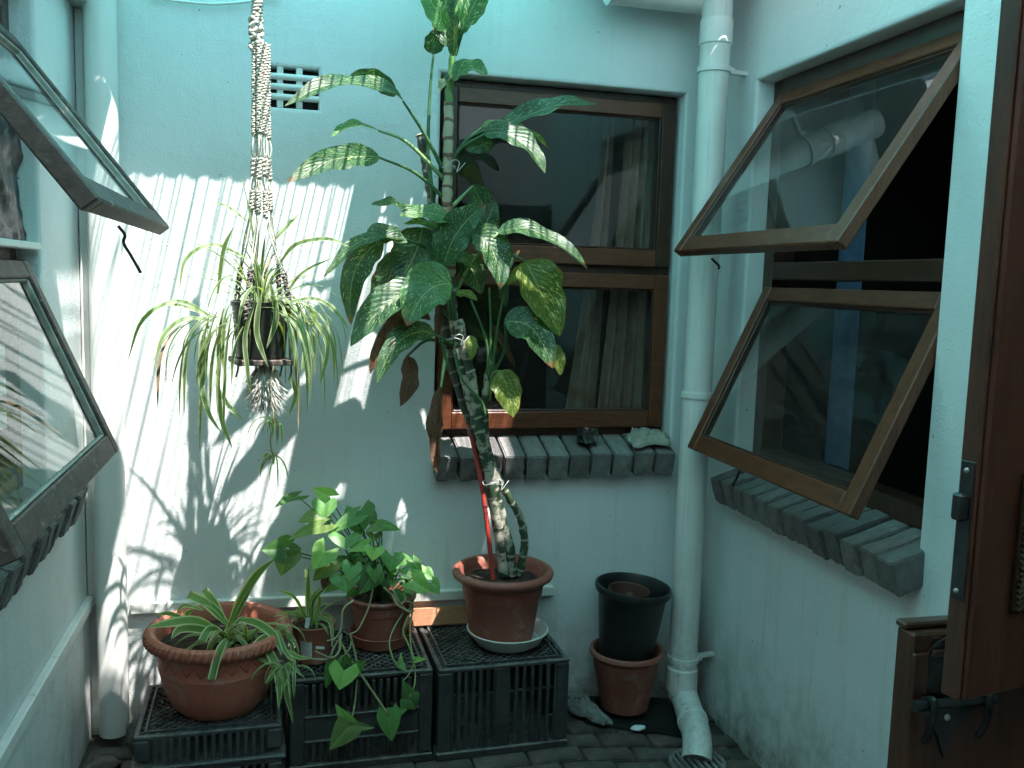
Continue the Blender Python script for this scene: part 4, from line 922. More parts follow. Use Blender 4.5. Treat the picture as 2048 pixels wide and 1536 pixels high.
for i, pts in enumerate([[(0.688, 3.0, 1.262), (0.672, 2.99, 1.399), (0.615, 2.98, 1.532)], [(0.691, 3.0, 1.279), (0.689, 2.995, 1.432), (0.679, 2.99, 1.575)], [(0.698, 3.0, 1.288), (0.711, 2.985, 1.45), (0.734, 2.97, 1.602)], [(0.554, 3.0, 1.463), (0.535, 2.975, 1.596), (0.509, 2.95, 1.74)], [(0.56, 2.97, 1.365), (0.588, 2.957, 1.267), (0.65, 2.943, 1.201), (0.665, 2.93, 1.152)], [(0.546, 3.0, 1.295), (0.524, 2.99, 1.38), (0.499, 2.98, 1.43)]]):
    part('petiole', MB().tube(smoothpath(pts, 6), [.0062-.0003*min(j, 8) for j in range(13 if len(pts) == 3 else 19)], 8), M['petiole'], DC, 180)

seat(sc, (0.844, 3.246, 0.226), 1.075); seat(DC, (0.822, 3.257, 0.243), 1.075)

# ------------------------------------------------------------------ hanging spider plant in its macrame hanger
HC = Vector((-.060, 3.05, 1.33))
HG = empty('macrame_hanger', (HC.x, HC.y, 1.31), 'knotted cream rope plant hanger with a wooden seat and a fluffy tassel', 'plant hanger')
m = MB(); M4 = Matrix.Translation((HC.x, HC.y, 1.318)) @ Matrix.Rotation(R(12), 4, 'Z'); m.rbox(M4, (.090, .090, .009), .003); part('seat_board', m, M['wood_grey'], HG)
top = Vector((-0.065, 3.05, 2.546)); kn = Vector((-0.074, 3.05, 2.348)); sp1 = Vector((-0.07, 3.05, 1.838))
def sinnet(mb, a, b, r, turns, lump):
    """twisted square-knot sinnet between two points"""
    a, b = Vector(a), Vector(b); L = (b-a).length; k = max(2, int(L/lump))
    for s in (0, 1):
        pts = []
        for i in range(k*4+1):
            t = i/(k*4); an = t*turns*6.283 + s*math.pi; pts.append(a.lerp(b, t) + Vector((math.cos(an)*r*.75, math.sin(an)*r*.75, 0)))
        mb.tube(pts, r*.55, 5)
    for i in range(k):                                     # each knot: two crossing half hitches
        c = a.lerp(b, (i+.5)/k); an = i/k*turns*6.283 + random.uniform(-.25, .25); X = Vector((math.cos(an), math.sin(an), 0)); Yv = Vector((-math.sin(an), math.cos(an), 0)); h = lump*.42
        for sg in (1, -1):
            mb.tube([c - X*r*1.25 + Vector((0,0,-h*sg)), c - X*r*.5 - Yv*r*1.0*sg + Vector((0,0,-h*.3*sg)), c + X*r*.5 - Yv*r*1.0*sg + Vector((0,0,h*.35*sg)), c + X*r*1.3 + Vector((0,0,h*sg))], [r*.34, r*.46, r*.46, r*.34], 5)
def plain(mb, a, b, r, n=3):
    a, b = Vector(a), Vector(b)
    for i in range(n):
        o = Vector((math.cos(i*2.1)*r, math.sin(i*2.1)*r, 0)); mid = (a+b)/2 + o*1.6 + Vector((random.gauss(0,.002), 0, 0))
        mb.tube(smoothpath([a+o*.6, mid, b+o*.6], 4), r*.62, 5)
m = MB(); sinnet(m, top, kn, .0125, 5, .013); part('top_braid', m, M['cotton'], HG, 180)
m = MB()
for i in range(7): m.tube(smoothpath([kn + Vector((math.cos(i*.9+j)*.018, math.sin(i*.9+j)*.014, .03-.014*i+.008*math.sin(j*2.0))) for j in range(6)], 4), .007, 6)
part('wrap_knot', m, M['cotton'], HG, 180)
for i, (dx, dy) in enumerate(((-.018, -.008), (-.004, -.020), (.010, -.006), (.020, .012), (-.008, .016))):
    zs = [kn.z-.035, 2.03+.01*i-.004*i*i, 1.96, 1.905-.01*(i % 2), 1.86, 1.80-.012*(i % 3)]
    P_ = [Vector((HC.x+dx*(1+.10*j), HC.y+dy*(1+.1*j), z)) for j, z in enumerate(zs)]
    m = MB(); sinnet(m, P_[0], P_[1], .0068, 7+i, .0105); plain(m, P_[1], P_[2], .0045); sinnet(m, P_[2], P_[3], .0068, 2, .012); plain(m, P_[3], P_[4], .004); sinnet(m, P_[4], P_[5], .0068, 2, .012)
    part('knotted_cord', m, M['cotton'], HG, 180)
    an = (2.5, 4.3, 5.9, .9, 1.8)[i]; rim = Vector((HC.x+.098*math.cos(an), HC.y+.098*math.sin(an), 1.495)); low = Vector((HC.x+.098*math.cos(an), HC.y+.098*math.sin(an), 1.318))
    m = MB(); mid = P_[5].lerp(rim, .72) + Vector((0,0,.035)); plain(m, P_[5], mid, .0042); part('long_cord', m, M['cotton'], HG, 180)
    m = MB(); sinnet(m, mid, rim, .007, 2, .013); plain(m, rim, low, .0035); sinnet(m, rim, rim.lerp(low, .3), .009, 1, .014)
    m.tube(smoothpath([low, low+Vector((.004,0,-.03)), low+Vector((-.003,0,-.06))], 3), .0035, 5); part('cradle_cord', m, M['cotton_dark'], HG, 180)
m = MB(); rs = random.Random(3)
for i in range(1500):
    a = rs.uniform(0, 6.283); zz = rs.random(); r0 = .012+.010*rs.random(); r1 = (.024+.046*math.sin(min(1, zz*1.15)*2.6))*rs.uniform(.6, 1.1)
    p0 = Vector((HC.x+.012+r0*math.cos(a), HC.y-.02+r0*math.sin(a), 1.305-.16*zz*.85)); p1 = p0 + Vector((r1*math.cos(a), r1*math.sin(a), -.030*rs.random()-.012))
    s = Vector((-math.sin(a), math.cos(a), .3))*.0014; mid_ = (p0+p1)/2 + Vector((0,0,.008)); m.add([p0-s, p0+s, mid_+s, mid_-s, p1], [(0,1,2,3),(3,2,4)])
m.tube([(HC.x+.012, HC.y-.02, 1.31), (HC.x+.012, HC.y-.02, 1.17)], [.02, .012], 8)
tz = part('tassel', m, M['fluff'], HG, 180); tz['kind'] = 'stuff'
SP = empty('spider_plant', (HC.x, HC.y, 1.33), 'spider plant arching out of a black pot in the rope hanger', 'potted plant')
part('pot', MB().lathe([(.070,0),(.076,.003),(.090,.165),(.094,.168),(.095,.180),(.091,.182),(.086,.175),(.082,.13)], (HC.x, HC.y, 1.3275), 40), M['black_plastic'], SP, 40)
soil(SP, HC, .086, 1.475)
rs = random.Random(11)
def spray(parent, c, count, lmin, lmax, wmin, wmax, el0, el1, sag0, sag1, mat, az0=0, az1=6.283, ymax=3.47, spread=.012, thin=1.0):
    for i in range(count):
        az = rs.uniform(az0, az1); el = rs.uniform(el0, el1); L = rs.uniform(lmin, lmax)
        if math.sin(az) > .35: L *= .62
        pts = arc_blade(Vector(c) + Vector((rs.gauss(0, spread), rs.gauss(0, spread), rs.gauss(0, spread*.6))), az, el, L, rs.uniform(sag0, sag1), 0)
        for p in pts: p.y = min(p.y, ymax)
        part('leaf', blade_mb(pts, rs.uniform(wmin, wmax)*thin), mat if rs.random() > .05 else M['spider_dry'], parent, 180)
hc = (HC.x, HC.y, 1.49)
spray(SP, hc, 40, .24, .46, .008, .014, R(40), R(86), 1.4, 3.6, M['spider_dk'], R(-12), R(192), thin=.68)
spray(SP, hc, 4, .24, .36, .009, .015, R(60), R(86), 1.4, 2.6, M['spider_dk'], thin=.68)
spray(SP, (-0.164, 2.98, 1.451), 30, .16, .42, .009, .018, R(-80), R(35), 2.5, 9.0, M['spider_dk'], R(120), R(250), 3.47, .040, .68)
spray(SP, (0.03, 3.0, 1.498), 44, .16, .42, .009, .018, R(-75), R(55), 2.5, 9.0, M['spider_dk'], R(-52), R(75), 3.47, .040, .68)
spray(SP, (-0.043, 2.97, 1.516), 4, .26, .42, .011, .018, R(10), R(60), 3.5, 6.0, M['spider_dk'], R(230), R(310), thin=.68)
for pts, wd in [([(-0.202, 3.0, 1.455), (-0.302, 2.967, 1.506), (-0.399, 2.933, 1.452), (-0.442, 2.9, 1.324)], 0.012),
 ([(-0.202, 3.0, 1.446), (-0.286, 2.973, 1.452), (-0.346, 2.947, 1.398), (-0.373, 2.92, 1.293)], 0.013),
 ([(-0.102, 3.02, 1.644), (-0.2, 2.997, 1.682), (-0.279, 2.973, 1.637), (-0.299, 2.95, 1.539)], 0.012),
 ([(-0.0, 3.02, 1.635), (0.048, 2.997, 1.692), (0.143, 2.973, 1.713), (0.215, 2.95, 1.69)], 0.013),
 ([(0.018, 3.02, 1.537), (0.072, 3.01, 1.607), (0.17, 3.0, 1.659)], 0.009),
 ([(0.024, 3.0, 1.512), (0.115, 3.0, 1.521), (0.184, 3.0, 1.472), (0.212, 3.0, 1.428)], 0.012),
 ([(-0.013, 3.02, 1.709), (0.024, 3.035, 1.754), (0.06, 3.05, 1.794)], 0.011),
 ([(-0.19, 3.0, 1.532), (-0.171, 2.99, 1.665), (-0.141, 2.98, 1.738)], 0.012),
 ([(-0.202, 3.0, 1.458), (-0.306, 3.0, 1.493), (-0.374, 3.0, 1.494)], 0.01),
 ([(-0.102, 3.03, 1.76), (-0.156, 3.04, 1.801), (-0.203, 3.05, 1.818)], 0.009),
 ([(-0.223, 2.96, 1.399), (-0.237, 2.94, 1.28), (-0.216, 2.92, 1.173), (-0.175, 2.9, 1.106)], 0.014),
 ([(-0.189, 2.96, 1.278), (-0.177, 2.94, 1.145), (-0.144, 2.92, 1.053)], 0.013),
 ([(0.024, 2.97, 1.47), (0.078, 2.95, 1.392), (0.066, 2.93, 1.294)], 0.02),
 ([(0.084, 2.98, 1.489), (0.146, 2.97, 1.379), (0.124, 2.96, 1.25)], 0.014),
 ([(-0.076, 2.93, 1.512), (-0.105, 2.92, 1.404), (-0.097, 2.91, 1.296), (-0.088, 2.9, 1.224)], 0.012),
 ([(-0.059, 2.93, 1.536), (-0.07, 2.92, 1.416), (-0.035, 2.91, 1.308)], 0.015),
 ([(-0.03, 2.94, 1.567), (-0.012, 2.93, 1.465), (-0.041, 2.92, 1.368)], 0.016),
 ([(-0.189, 2.96, 1.241), (-0.153, 2.94, 1.182), (-0.111, 2.92, 1.142)], 0.012),
 ([(0.03, 3.0, 1.274), (0.049, 3.0, 1.211), (0.025, 3.0, 1.141)], 0.012)]:
    part('leaf', blade_mb(smoothpath(pts, 5), wd*1.15, (.0, -.8, .5)), M['spider_dk'], SP, 180)
# hanging runner with two small plantlets
part('runner', MB().tube(smoothpath([(-0.018, 2.97, 1.321), (-0.03, 2.968, 1.24), (-0.021, 2.965, 1.14), (-0.03, 2.962, 1.065), (-0.018, 2.96, 1.008)], 5), .0022, 6), M['vine_dry'], SP, 180)
spray(SP, (-0.018, 2.96, 1.134), 14, .05, .13, .005, .009, R(-20), R(50), 3.0, 6.0, M['spider'])
spray(SP, (-0.024, 2.96, 1.021), 18, .05, .14, .004, .008, R(-30), R(40), 2.5, 5.5, M['spider'])

# ------------------------------------------------------------------ terracotta bowl with spider plant
bc = Vector((-.190, 2.965, .2035))
BP = empty('spider_plant', tuple(bc), 'striped spider plant in a wide terracotta bowl with a rope rim', 'potted plant')
prof = [(.10,0),(.125,.003),(.150,.03),(.172,.085),(.184,.14),(.187,.150),(.184,.156),(.189,.20),(.193,.215),(.205,.220),(.221,.232),(.226,.246),(.222,.260),(.208,.268),(.194,.262),(.187,.246),(.184,.20)]
part('pot', MB().lathe(prof, tuple(bc), 72), M['terra_bowl'], BP, 40)
m = MB()
for k in range(64):
    a = 2*math.pi*k/64; pts = []
    for j in range(5):
        f = -.9 + 1.9*j/4; aa = a + f*.055; rr = .2265 - .020*(1-math.cos(f*1.3)) ; pts.append((bc.x+rr*math.cos(aa), bc.y+rr*math.sin(aa), bc.z+.246+.022*math.sin(f*1.25)))
    m.tube(pts, [.002,.0048,.0055,.0048,.002], 5)
part('rope_rim', m, M['terra_bowl'], BP, 180)
m = MB()
for a0, a1, za, zb in [(R(215+i*14), R(222+i*14), .170, .190) for i in range(9)]:
    m.tube([(bc.x+.1865*math.cos(a0), bc.y+.1865*math.sin(a0), bc.z+za), (bc.x+.1900*math.cos(a1), bc.y+.1900*math.sin(a1), bc.z+zb+.012)], .0022, 5); m.tube([(bc.x+.1900*math.cos(a1), bc.y+.1900*math.sin(a1), bc.z+zb+.012), (bc.x+.1865*math.cos(a1+R(7)), bc.y+.1865*math.sin(a1+R(7)), bc.z+za)], .0022, 5)
part('zigzag_relief', m, M['terra_bowl'], BP, 180)
soil(BP, bc, .186, bc.z+.212)
for pts, wd, fe in [([(-0.158, 2.95, 0.469), (-0.114, 2.933, 0.571), (-0.068, 2.917, 0.647), (-0.015, 2.9, 0.701)], 0.034, 0),
 ([(-0.165, 2.95, 0.479), (-0.22, 2.96, 0.538), (-0.283, 2.97, 0.574)], 0.032, 1),
 ([(-0.174, 2.95, 0.48), (-0.202, 2.965, 0.54), (-0.237, 2.98, 0.584)], 0.026, 1),
 ([(-0.196, 2.93, 0.469), (-0.26, 2.897, 0.513), (-0.326, 2.863, 0.523), (-0.392, 2.83, 0.525)], 0.032, 0),
 ([(-0.195, 2.92, 0.461), (-0.258, 2.88, 0.494), (-0.298, 2.84, 0.507), (-0.317, 2.8, 0.496)], 0.032, 0),
 ([(-0.177, 2.92, 0.452), (-0.21, 2.88, 0.49), (-0.234, 2.84, 0.465)], 0.028, 1),
 ([(-0.157, 2.77, 0.499), (-0.173, 2.748, 0.474), (-0.187, 2.727, 0.433), (-0.195, 2.705, 0.4)], 0.026, 1),
 ([(-0.128, 2.94, 0.491), (-0.072, 2.893, 0.495), (-0.021, 2.847, 0.471), (0.006, 2.8, 0.425)], 0.028, 0),
 ([(-0.062, 2.86, 0.454), (-0.021, 2.813, 0.407), (-0.001, 2.767, 0.349), (-0.004, 2.72, 0.283)], 0.028, 0),
 ([(0.01, 2.84, 0.447), (0.033, 2.78, 0.402), (0.076, 2.72, 0.375)], 0.011, 0),
 ([(0.024, 2.8, 0.399), (0.017, 2.76, 0.341), (0.041, 2.72, 0.229)], 0.018, 0),
 ([(-0.03, 2.86, 0.471), (-0.065, 2.81, 0.464), (-0.098, 2.76, 0.44)], 0.024, 0),
 ([(0.033, 2.82, 0.39), (0.019, 2.775, 0.363), (0.004, 2.73, 0.327)], 0.018, 0),
 ([(-0.012, 2.82, 0.379), (-0.025, 2.775, 0.366), (-0.044, 2.73, 0.364)], 0.016, 0),
 ([(-0.116, 2.86, 0.428), (-0.079, 2.823, 0.417), (-0.034, 2.787, 0.405), (0.01, 2.75, 0.408)], 0.01, 0),
 ([(0.019, 2.82, 0.43), (0.055, 2.785, 0.418), (0.088, 2.75, 0.425)], 0.014, 0),
 ([(-0.237, 2.95, 0.528), (-0.295, 2.95, 0.546), (-0.32, 2.95, 0.516)], 0.012, 0),
 ([(-0.146, 2.94, 0.482), (-0.113, 2.92, 0.556), (-0.081, 2.9, 0.62)], 0.016, 0),
 ([(-0.274, 2.96, 0.483), (-0.287, 2.955, 0.515), (-0.264, 2.95, 0.53)], 0.02, 0),
 ([(-0.262, 2.92, 0.497), (-0.328, 2.885, 0.544), (-0.367, 2.85, 0.557)], 0.016, 0),
 ([(-0.017, 2.9, 0.489), (0.015, 2.85, 0.491), (0.033, 2.8, 0.49)], 0.01, 0),
 ([(-0.008, 2.86, 0.484), (0.019, 2.805, 0.427), (0.05, 2.75, 0.414)], 0.014, 0)]:
    part('leaf', blade_mb(smoothpath(pts, 5), wd*.95, (-.1, -.75, .65), .30, .35, bool(fe)), M['spider'], BP, 180)
spray(BP, (-.165, 2.93, bc.z+.215), 26, .10, .22, .012, .020, R(25), R(75), 1.4, 3.4, M['spider'])
spray(BP, (-.11, 2.95, bc.z+.215), 20, .08, .20, .008, .014, R(15), R(70), 2.0, 4.4, M['spider'])
spray(BP, (-0.008, 2.87, 0.47), 14, .07, .16, .006, .013, R(-20), R(50), 3.0, 6.0, M['spider'])
spray(BP, (0.019, 2.78, 0.394), 14, .06, .14, .005, .011, R(-40), R(40), 3.0, 6.0, M['spider'])

# ------------------------------------------------------------------ small pot with a young spider plant
sc_ = Vector((.110, 2.985, .3225))
YP = empty('spider_plant', tuple(sc_), 'young spider plant in a small brown pot with a paper label', 'potted plant')
part('pot', MB().lathe([(.046,0),(.052,.003),(.060,.085),(.066,.087),(.071,.125),(.073,.127),(.072,.130),(.068,.130),(.066,.122),(.060,.09)], tuple(sc_), 40), M['terra_old'], YP, 40)
soil(YP, sc_, .064, sc_.z+.112)
m = MB(); vs = []; n_ = 8                                     # curved paper label
for i in range(n_+1):
    a = R(222 + 40*i/n_); r0 = .0545; vs += [(sc_.x+(.0555)*math.cos(a), sc_.y+.0555*math.sin(a), sc_.z+.022), (sc_.x+.0605*math.cos(a), sc_.y+.0605*math.sin(a), sc_.z+.084)]
m.add(vs, [(2*i, 2*i+2, 2*i+3, 2*i+1) for i in range(n_)]); lab = part('paper_label', m, M['label'], YP, 180)
m = MB()
for k in range(7):
    zz = .030+.0075*k; rr = .0555+.005*(zz-.022)/.062+.0007; a0, a1 = R(226), R(226+(30, 24, 31, 28, 20, 30, 18)[k])
    for j in range(5):
        b0_, b1_ = a0+(a1-a0)*j/5, a0+(a1-a0)*(j+.8)/5; m.add([(sc_.x+rr*math.cos(b0_), sc_.y+rr*math.sin(b0_), sc_.z+zz), (sc_.x+rr*math.cos(b1_), sc_.y+rr*math.sin(b1_), sc_.z+zz), (sc_.x+rr*math.cos(b1_), sc_.y+rr*math.sin(b1_), sc_.z+zz+.003), (sc_.x+rr*math.cos(b0_), sc_.y+rr*math.sin(b0_), sc_.z+zz+.003)], [(0,1,2,3)])
part('label_print', m, M['print'], lab, None)
m = MB().rbox(Matrix.Translation(Vector((sc_.x+.018, sc_.y-.060, sc_.z+.062))) @ Matrix.Rotation(R(6), 4, 'Y'), (.014, .002, .004), .0005); part('sticker_scrap', m, M['label'], YP)
m = MB().rbox(Matrix.Translation(Vector((sc_.x-.022, sc_.y-.02, sc_.z+.135))) @ Matrix.Rotation(R(8), 4, 'Y'), (.007, .001, .018), .0004); part('plant_tag', m, M['label'], YP)
for pts, wd in [([(0.099, 2.99, 0.445), (0.095, 2.995, 0.55), (0.078, 3.0, 0.65)], 0.014),
 ([(0.095, 2.99, 0.454), (0.09, 2.98, 0.543), (0.092, 2.97, 0.645)], 0.018),
 ([(0.103, 2.99, 0.449), (0.11, 2.97, 0.533), (0.157, 2.95, 0.589)], 0.014),
 ([(0.078, 2.97, 0.488), (0.042, 2.935, 0.562), (-0.014, 2.9, 0.598)], 0.01),
 ([(0.082, 2.97, 0.475), (0.03, 2.925, 0.512), (-0.024, 2.88, 0.516)], 0.009),
 ([(0.11, 2.97, 0.474), (0.157, 2.94, 0.469), (0.166, 2.91, 0.434), (0.164, 2.88, 0.4)], 0.012),
 ([(0.091, 2.98, 0.458), (0.062, 2.965, 0.508), (0.05, 2.95, 0.464)], 0.014),
 ([(0.103, 2.99, 0.445), (0.127, 2.985, 0.51), (0.126, 2.98, 0.55)], 0.013),
 ([(0.107, 2.99, 0.441), (0.151, 2.975, 0.478), (0.178, 2.96, 0.452)], 0.011),
 ([(0.095, 2.98, 0.45), (0.102, 2.975, 0.536), (0.138, 2.97, 0.578)], 0.01)]:
    part('leaf', blade_mb(smoothpath(pts, 5), wd, (-.1, -.9, .4)), M['spider'], YP, 180)
spray(YP, (sc_.x, sc_.y, sc_.z+.118), 9, .06, .15, .006, .010, R(35), R(80), 1.5, 3.5, M['spider'])

# ------------------------------------------------------------------ arrowhead vine
ac = Vector((.347, 3.105, .3225))
AP = empty('arrowhead_vine', tuple(ac), 'bushy arrowhead vine with trailing stems in a terracotta pot', 'potted plant')
part('pot', MB().lathe([(.078,0.012),(.086,.014),(.100,.115),(.106,.119),(.109,.150),(.113,.152),(.121,.160),(.122,.168),(.116,.174),(.107,.172),(.103,.162),(.099,.12)], tuple(ac), 48), M['terra'], AP, 40)
part('pot_saucer', MB().lathe([(.092,0),(.102,.002),(.110,.036),(.113,.040),(.110,.042),(.104,.036),(.092,.011)], tuple(ac), 48), M['terra_old'], AP, 40)
soil(AP, ac, .101, ac.z+.150)
ALV = [((0.056, 3.02, 0.872), (-0.012, 2.94, 0.876), 0.043, (-0.1, -0.55, 0.85), 'sd'),
 ((0.163, 3.1, 0.848), (0.107, 3.12, 0.877), 0.05, (0, -0.9, 0.5), 'sb'),
 ((0.145, 3.04, 0.838), (0.144, 3.01, 0.795), 0.072, (0, -1, 0.4), 's'),
 ((0.118, 3.02, 0.804), (0.059, 2.99, 0.796), 0.05, (0, -0.8, 0.6), 'so'),
 ((0.137, 2.99, 0.78), (0.029, 2.9, 0.772), 0.05, (-0.1, -0.7, 0.7), 'so'),
 ((0.017, 2.98, 0.706), (-0.054, 2.95, 0.716), 0.078, (-0.1, -1, 0.3), 'sd'),
 ((0.023, 2.97, 0.692), (0.003, 2.94, 0.632), 0.078, (-0.1, -1, 0.25), 'so'),
 ((0.03, 2.98, 0.706), (0.065, 2.95, 0.716), 0.039, (0, -0.8, 0.6), 'sd'),
 ((0.143, 2.93, 0.709), (0.1, 2.89, 0.662), 0.072, (-0.1, -1, 0.35), 'sb'),
 ((0.263, 3.06, 0.806), (0.279, 3.03, 0.748), 0.089, (0, -1, 0.4), 'sd'),
 ((0.245, 3.03, 0.795), (0.161, 3.0, 0.755), 0.052, (0, -0.7, 0.7), 's'),
 ((0.209, 2.98, 0.738), (0.206, 2.94, 0.71), 0.091, (0, -0.9, 0.55), 's'),
 ((0.28, 2.97, 0.71), (0.22, 2.94, 0.707), 0.043, (0, -0.7, 0.75), 'sb'),
 ((0.303, 2.95, 0.702), (0.296, 2.93, 0.669), 0.056, (0, -1, 0.35), 'sb'),
 ((0.33, 3.02, 0.76), (0.275, 3.0, 0.751), 0.033, (0, -0.75, 0.7), 'so'),
 ((0.335, 3.03, 0.761), (0.404, 3.03, 0.749), 0.039, (0, -0.7, 0.75), 's'),
 ((0.31, 3.03, 0.731), (0.307, 3.01, 0.712), 0.047, (0, -0.9, 0.5), 'so'),
 ((0.369, 3.0, 0.659), (0.36, 2.97, 0.619), 0.068, (0, -0.9, 0.5), 's'),
 ((0.41, 3.02, 0.605), (0.417, 3.0, 0.593), 0.033, (0, -0.8, 0.6), 's'),
 ((0.439, 2.98, 0.575), (0.493, 2.95, 0.547), 0.074, (0.1, -1, 0.35), 'sb'),
 ((0.207, 2.93, 0.615), (0.21, 2.9, 0.578), 0.085, (0, -1, 0.35), 's'),
 ((0.229, 2.94, 0.65), (0.217, 2.91, 0.61), 0.058, (0, -1, 0.4), 's'),
 ((0.299, 2.96, 0.613), (0.255, 2.93, 0.559), 0.068, (-0.1, -1, 0.3), 'sd'),
 ((0.304, 2.95, 0.633), (0.307, 2.93, 0.593), 0.045, (0, -1, 0.3), 's'),
 ((0.159, 2.96, 0.654), (0.104, 2.94, 0.609), 0.06, (-0.1, -1, 0.3), 'so'),
 ((0.375, 3.02, 0.563), (0.377, 3.0, 0.55), 0.033, (0, -0.8, 0.6), 's'),
 ((0.269, 3.05, 0.648), (0.252, 3.04, 0.639), 0.045, (0, -0.8, 0.6), 'sd'),
 ((0.177, 3.05, 0.764), (0.16, 3.03, 0.749), 0.041, (0, -0.7, 0.7), 'sd'),
 ((0.296, 3.08, 0.782), (0.323, 3.07, 0.753), 0.05, (0.1, -0.9, 0.5), 'sd'),
 ((0.348, 3.04, 0.634), (0.334, 3.02, 0.628), 0.037, (0, -0.8, 0.6), 'sd'),
 ((0.186, 3.05, 0.639), (0.21, 3.03, 0.631), 0.033, (0, -0.8, 0.6), 'sd'),
 ((0.258, 3.08, 0.748), (0.269, 3.06, 0.723), 0.045, (0, -0.8, 0.6), 'sd')]
for i, (j, t, wd, nr, k) in enumerate(ALV):
    lf = part('leaf', arrow_leaf(j, t, wd*1.22, nr, i), M[k], AP, 180)
    r0 = Vector((ac.x + .03*math.cos(i*2.4), ac.y + .03*math.sin(i*2.4), ac.z+.15)); J = Vector(j); md = r0.lerp(J, .55) + Vector((0, 0, .03))
    part('petiole', MB().tube(smoothpath([r0, md, J], 5), [.0030-.00012*q for q in range(11)], 6), M['petiole'], lf, 180)
rq = random.Random(21)
for i in range(20):                                           # inner leaves that fill the bush
    az = rq.uniform(R(160), R(380)); el = rq.uniform(R(18), R(78)); rad = rq.uniform(.10, .215); J = ac + Vector((math.cos(az)*math.cos(el)*rad*.95, math.sin(az)*math.cos(el)*rad*.6, .15 + math.sin(el)*rad)); J.y = min(J.y, 3.2)
    T_ = J + Vector((math.cos(az)*.045 + rq.gauss(0, .012), -.022, -.028 + rq.gauss(0, .012))); lf = part('leaf', arrow_leaf(J, T_, rq.uniform(.040, .066), (rq.gauss(0, .25), -.85, .6), 200+i), M[rq.choice(('s', 's', 'sb', 'sd'))], AP, 180)
    r0 = ac + Vector((.02*math.cos(i), .02*math.sin(i), .15)); part('petiole', MB().tube(smoothpath([r0, r0.lerp(J, .55) + Vector((0, 0, .02)), J], 4), [.0028-.0001*q for q in range(9)], 6), M['petiole'], lf, 180)
part('leaf', leaf_mb((0.162, 2.97, 0.619), (0.145, 2.96, 0.61), (0.137, 2.95, 0.574), .04, (-.2,-1,.2), .5, .15, 5), M['dead'], AP, 180, 'dried brown leaf')
VLV = [((0.197, 2.8, 0.359), (0.182, 2.77, 0.308), 0.093, (0, -1, 0.35), 'sb'),
 ((0.164, 2.82, 0.372), (0.138, 2.8, 0.299), 0.047, (-0.3, -1, 0.1), 'sd'),
 ((0.215, 2.775, 0.186), (0.168, 2.775, 0.252), 0.05, (-0.3, -1, 0.2), 'sb'),
 ((0.211, 2.77, 0.185), (0.151, 2.74, 0.127), 0.083, (-0.1, -1, 0.3), 'so'),
 ((0.215, 2.77, 0.185), (0.293, 2.76, 0.175), 0.035, (0, -1, 0.35), 'so'),
 ((0.338, 2.775, 0.206), (0.348, 2.755, 0.124), 0.074, (0, -1, 0.25), 's'),
 ((0.342, 2.78, 0.205), (0.4, 2.77, 0.228), 0.043, (0.1, -1, 0.4), 's'),
 ((0.406, 2.79, 0.253), (0.384, 2.79, 0.315), 0.047, (0.1, -1, 0.2), 'sd'),
 ((0.405, 2.785, 0.251), (0.426, 2.775, 0.217), 0.068, (0, -1, 0.2), 'sd'),
 ((0.378, 2.83, 0.353), (0.398, 2.81, 0.333), 0.027, (0, -0.9, 0.5), 's'),
 ((0.381, 2.84, 0.352), (0.384, 2.84, 0.384), 0.016, (0, -1, 0.3), 'sb'),
 ((0.431, 2.83, 0.361), (0.462, 2.81, 0.372), 0.019, (0, -0.8, 0.6), 'sb'),
 ((0.207, 2.83, 0.364), (0.198, 2.82, 0.4), 0.047, (0, -0.8, 0.6), 'sd'),
 ((0.242, 2.81, 0.362), (0.263, 2.8, 0.384), 0.039, (0.1, -0.9, 0.4), 's')]
for i, (j, t, wd, nr, k) in enumerate(VLV): part('leaf', arrow_leaf(j, t, wd*1.05, nr, 60+i), M[k], AP, 180)
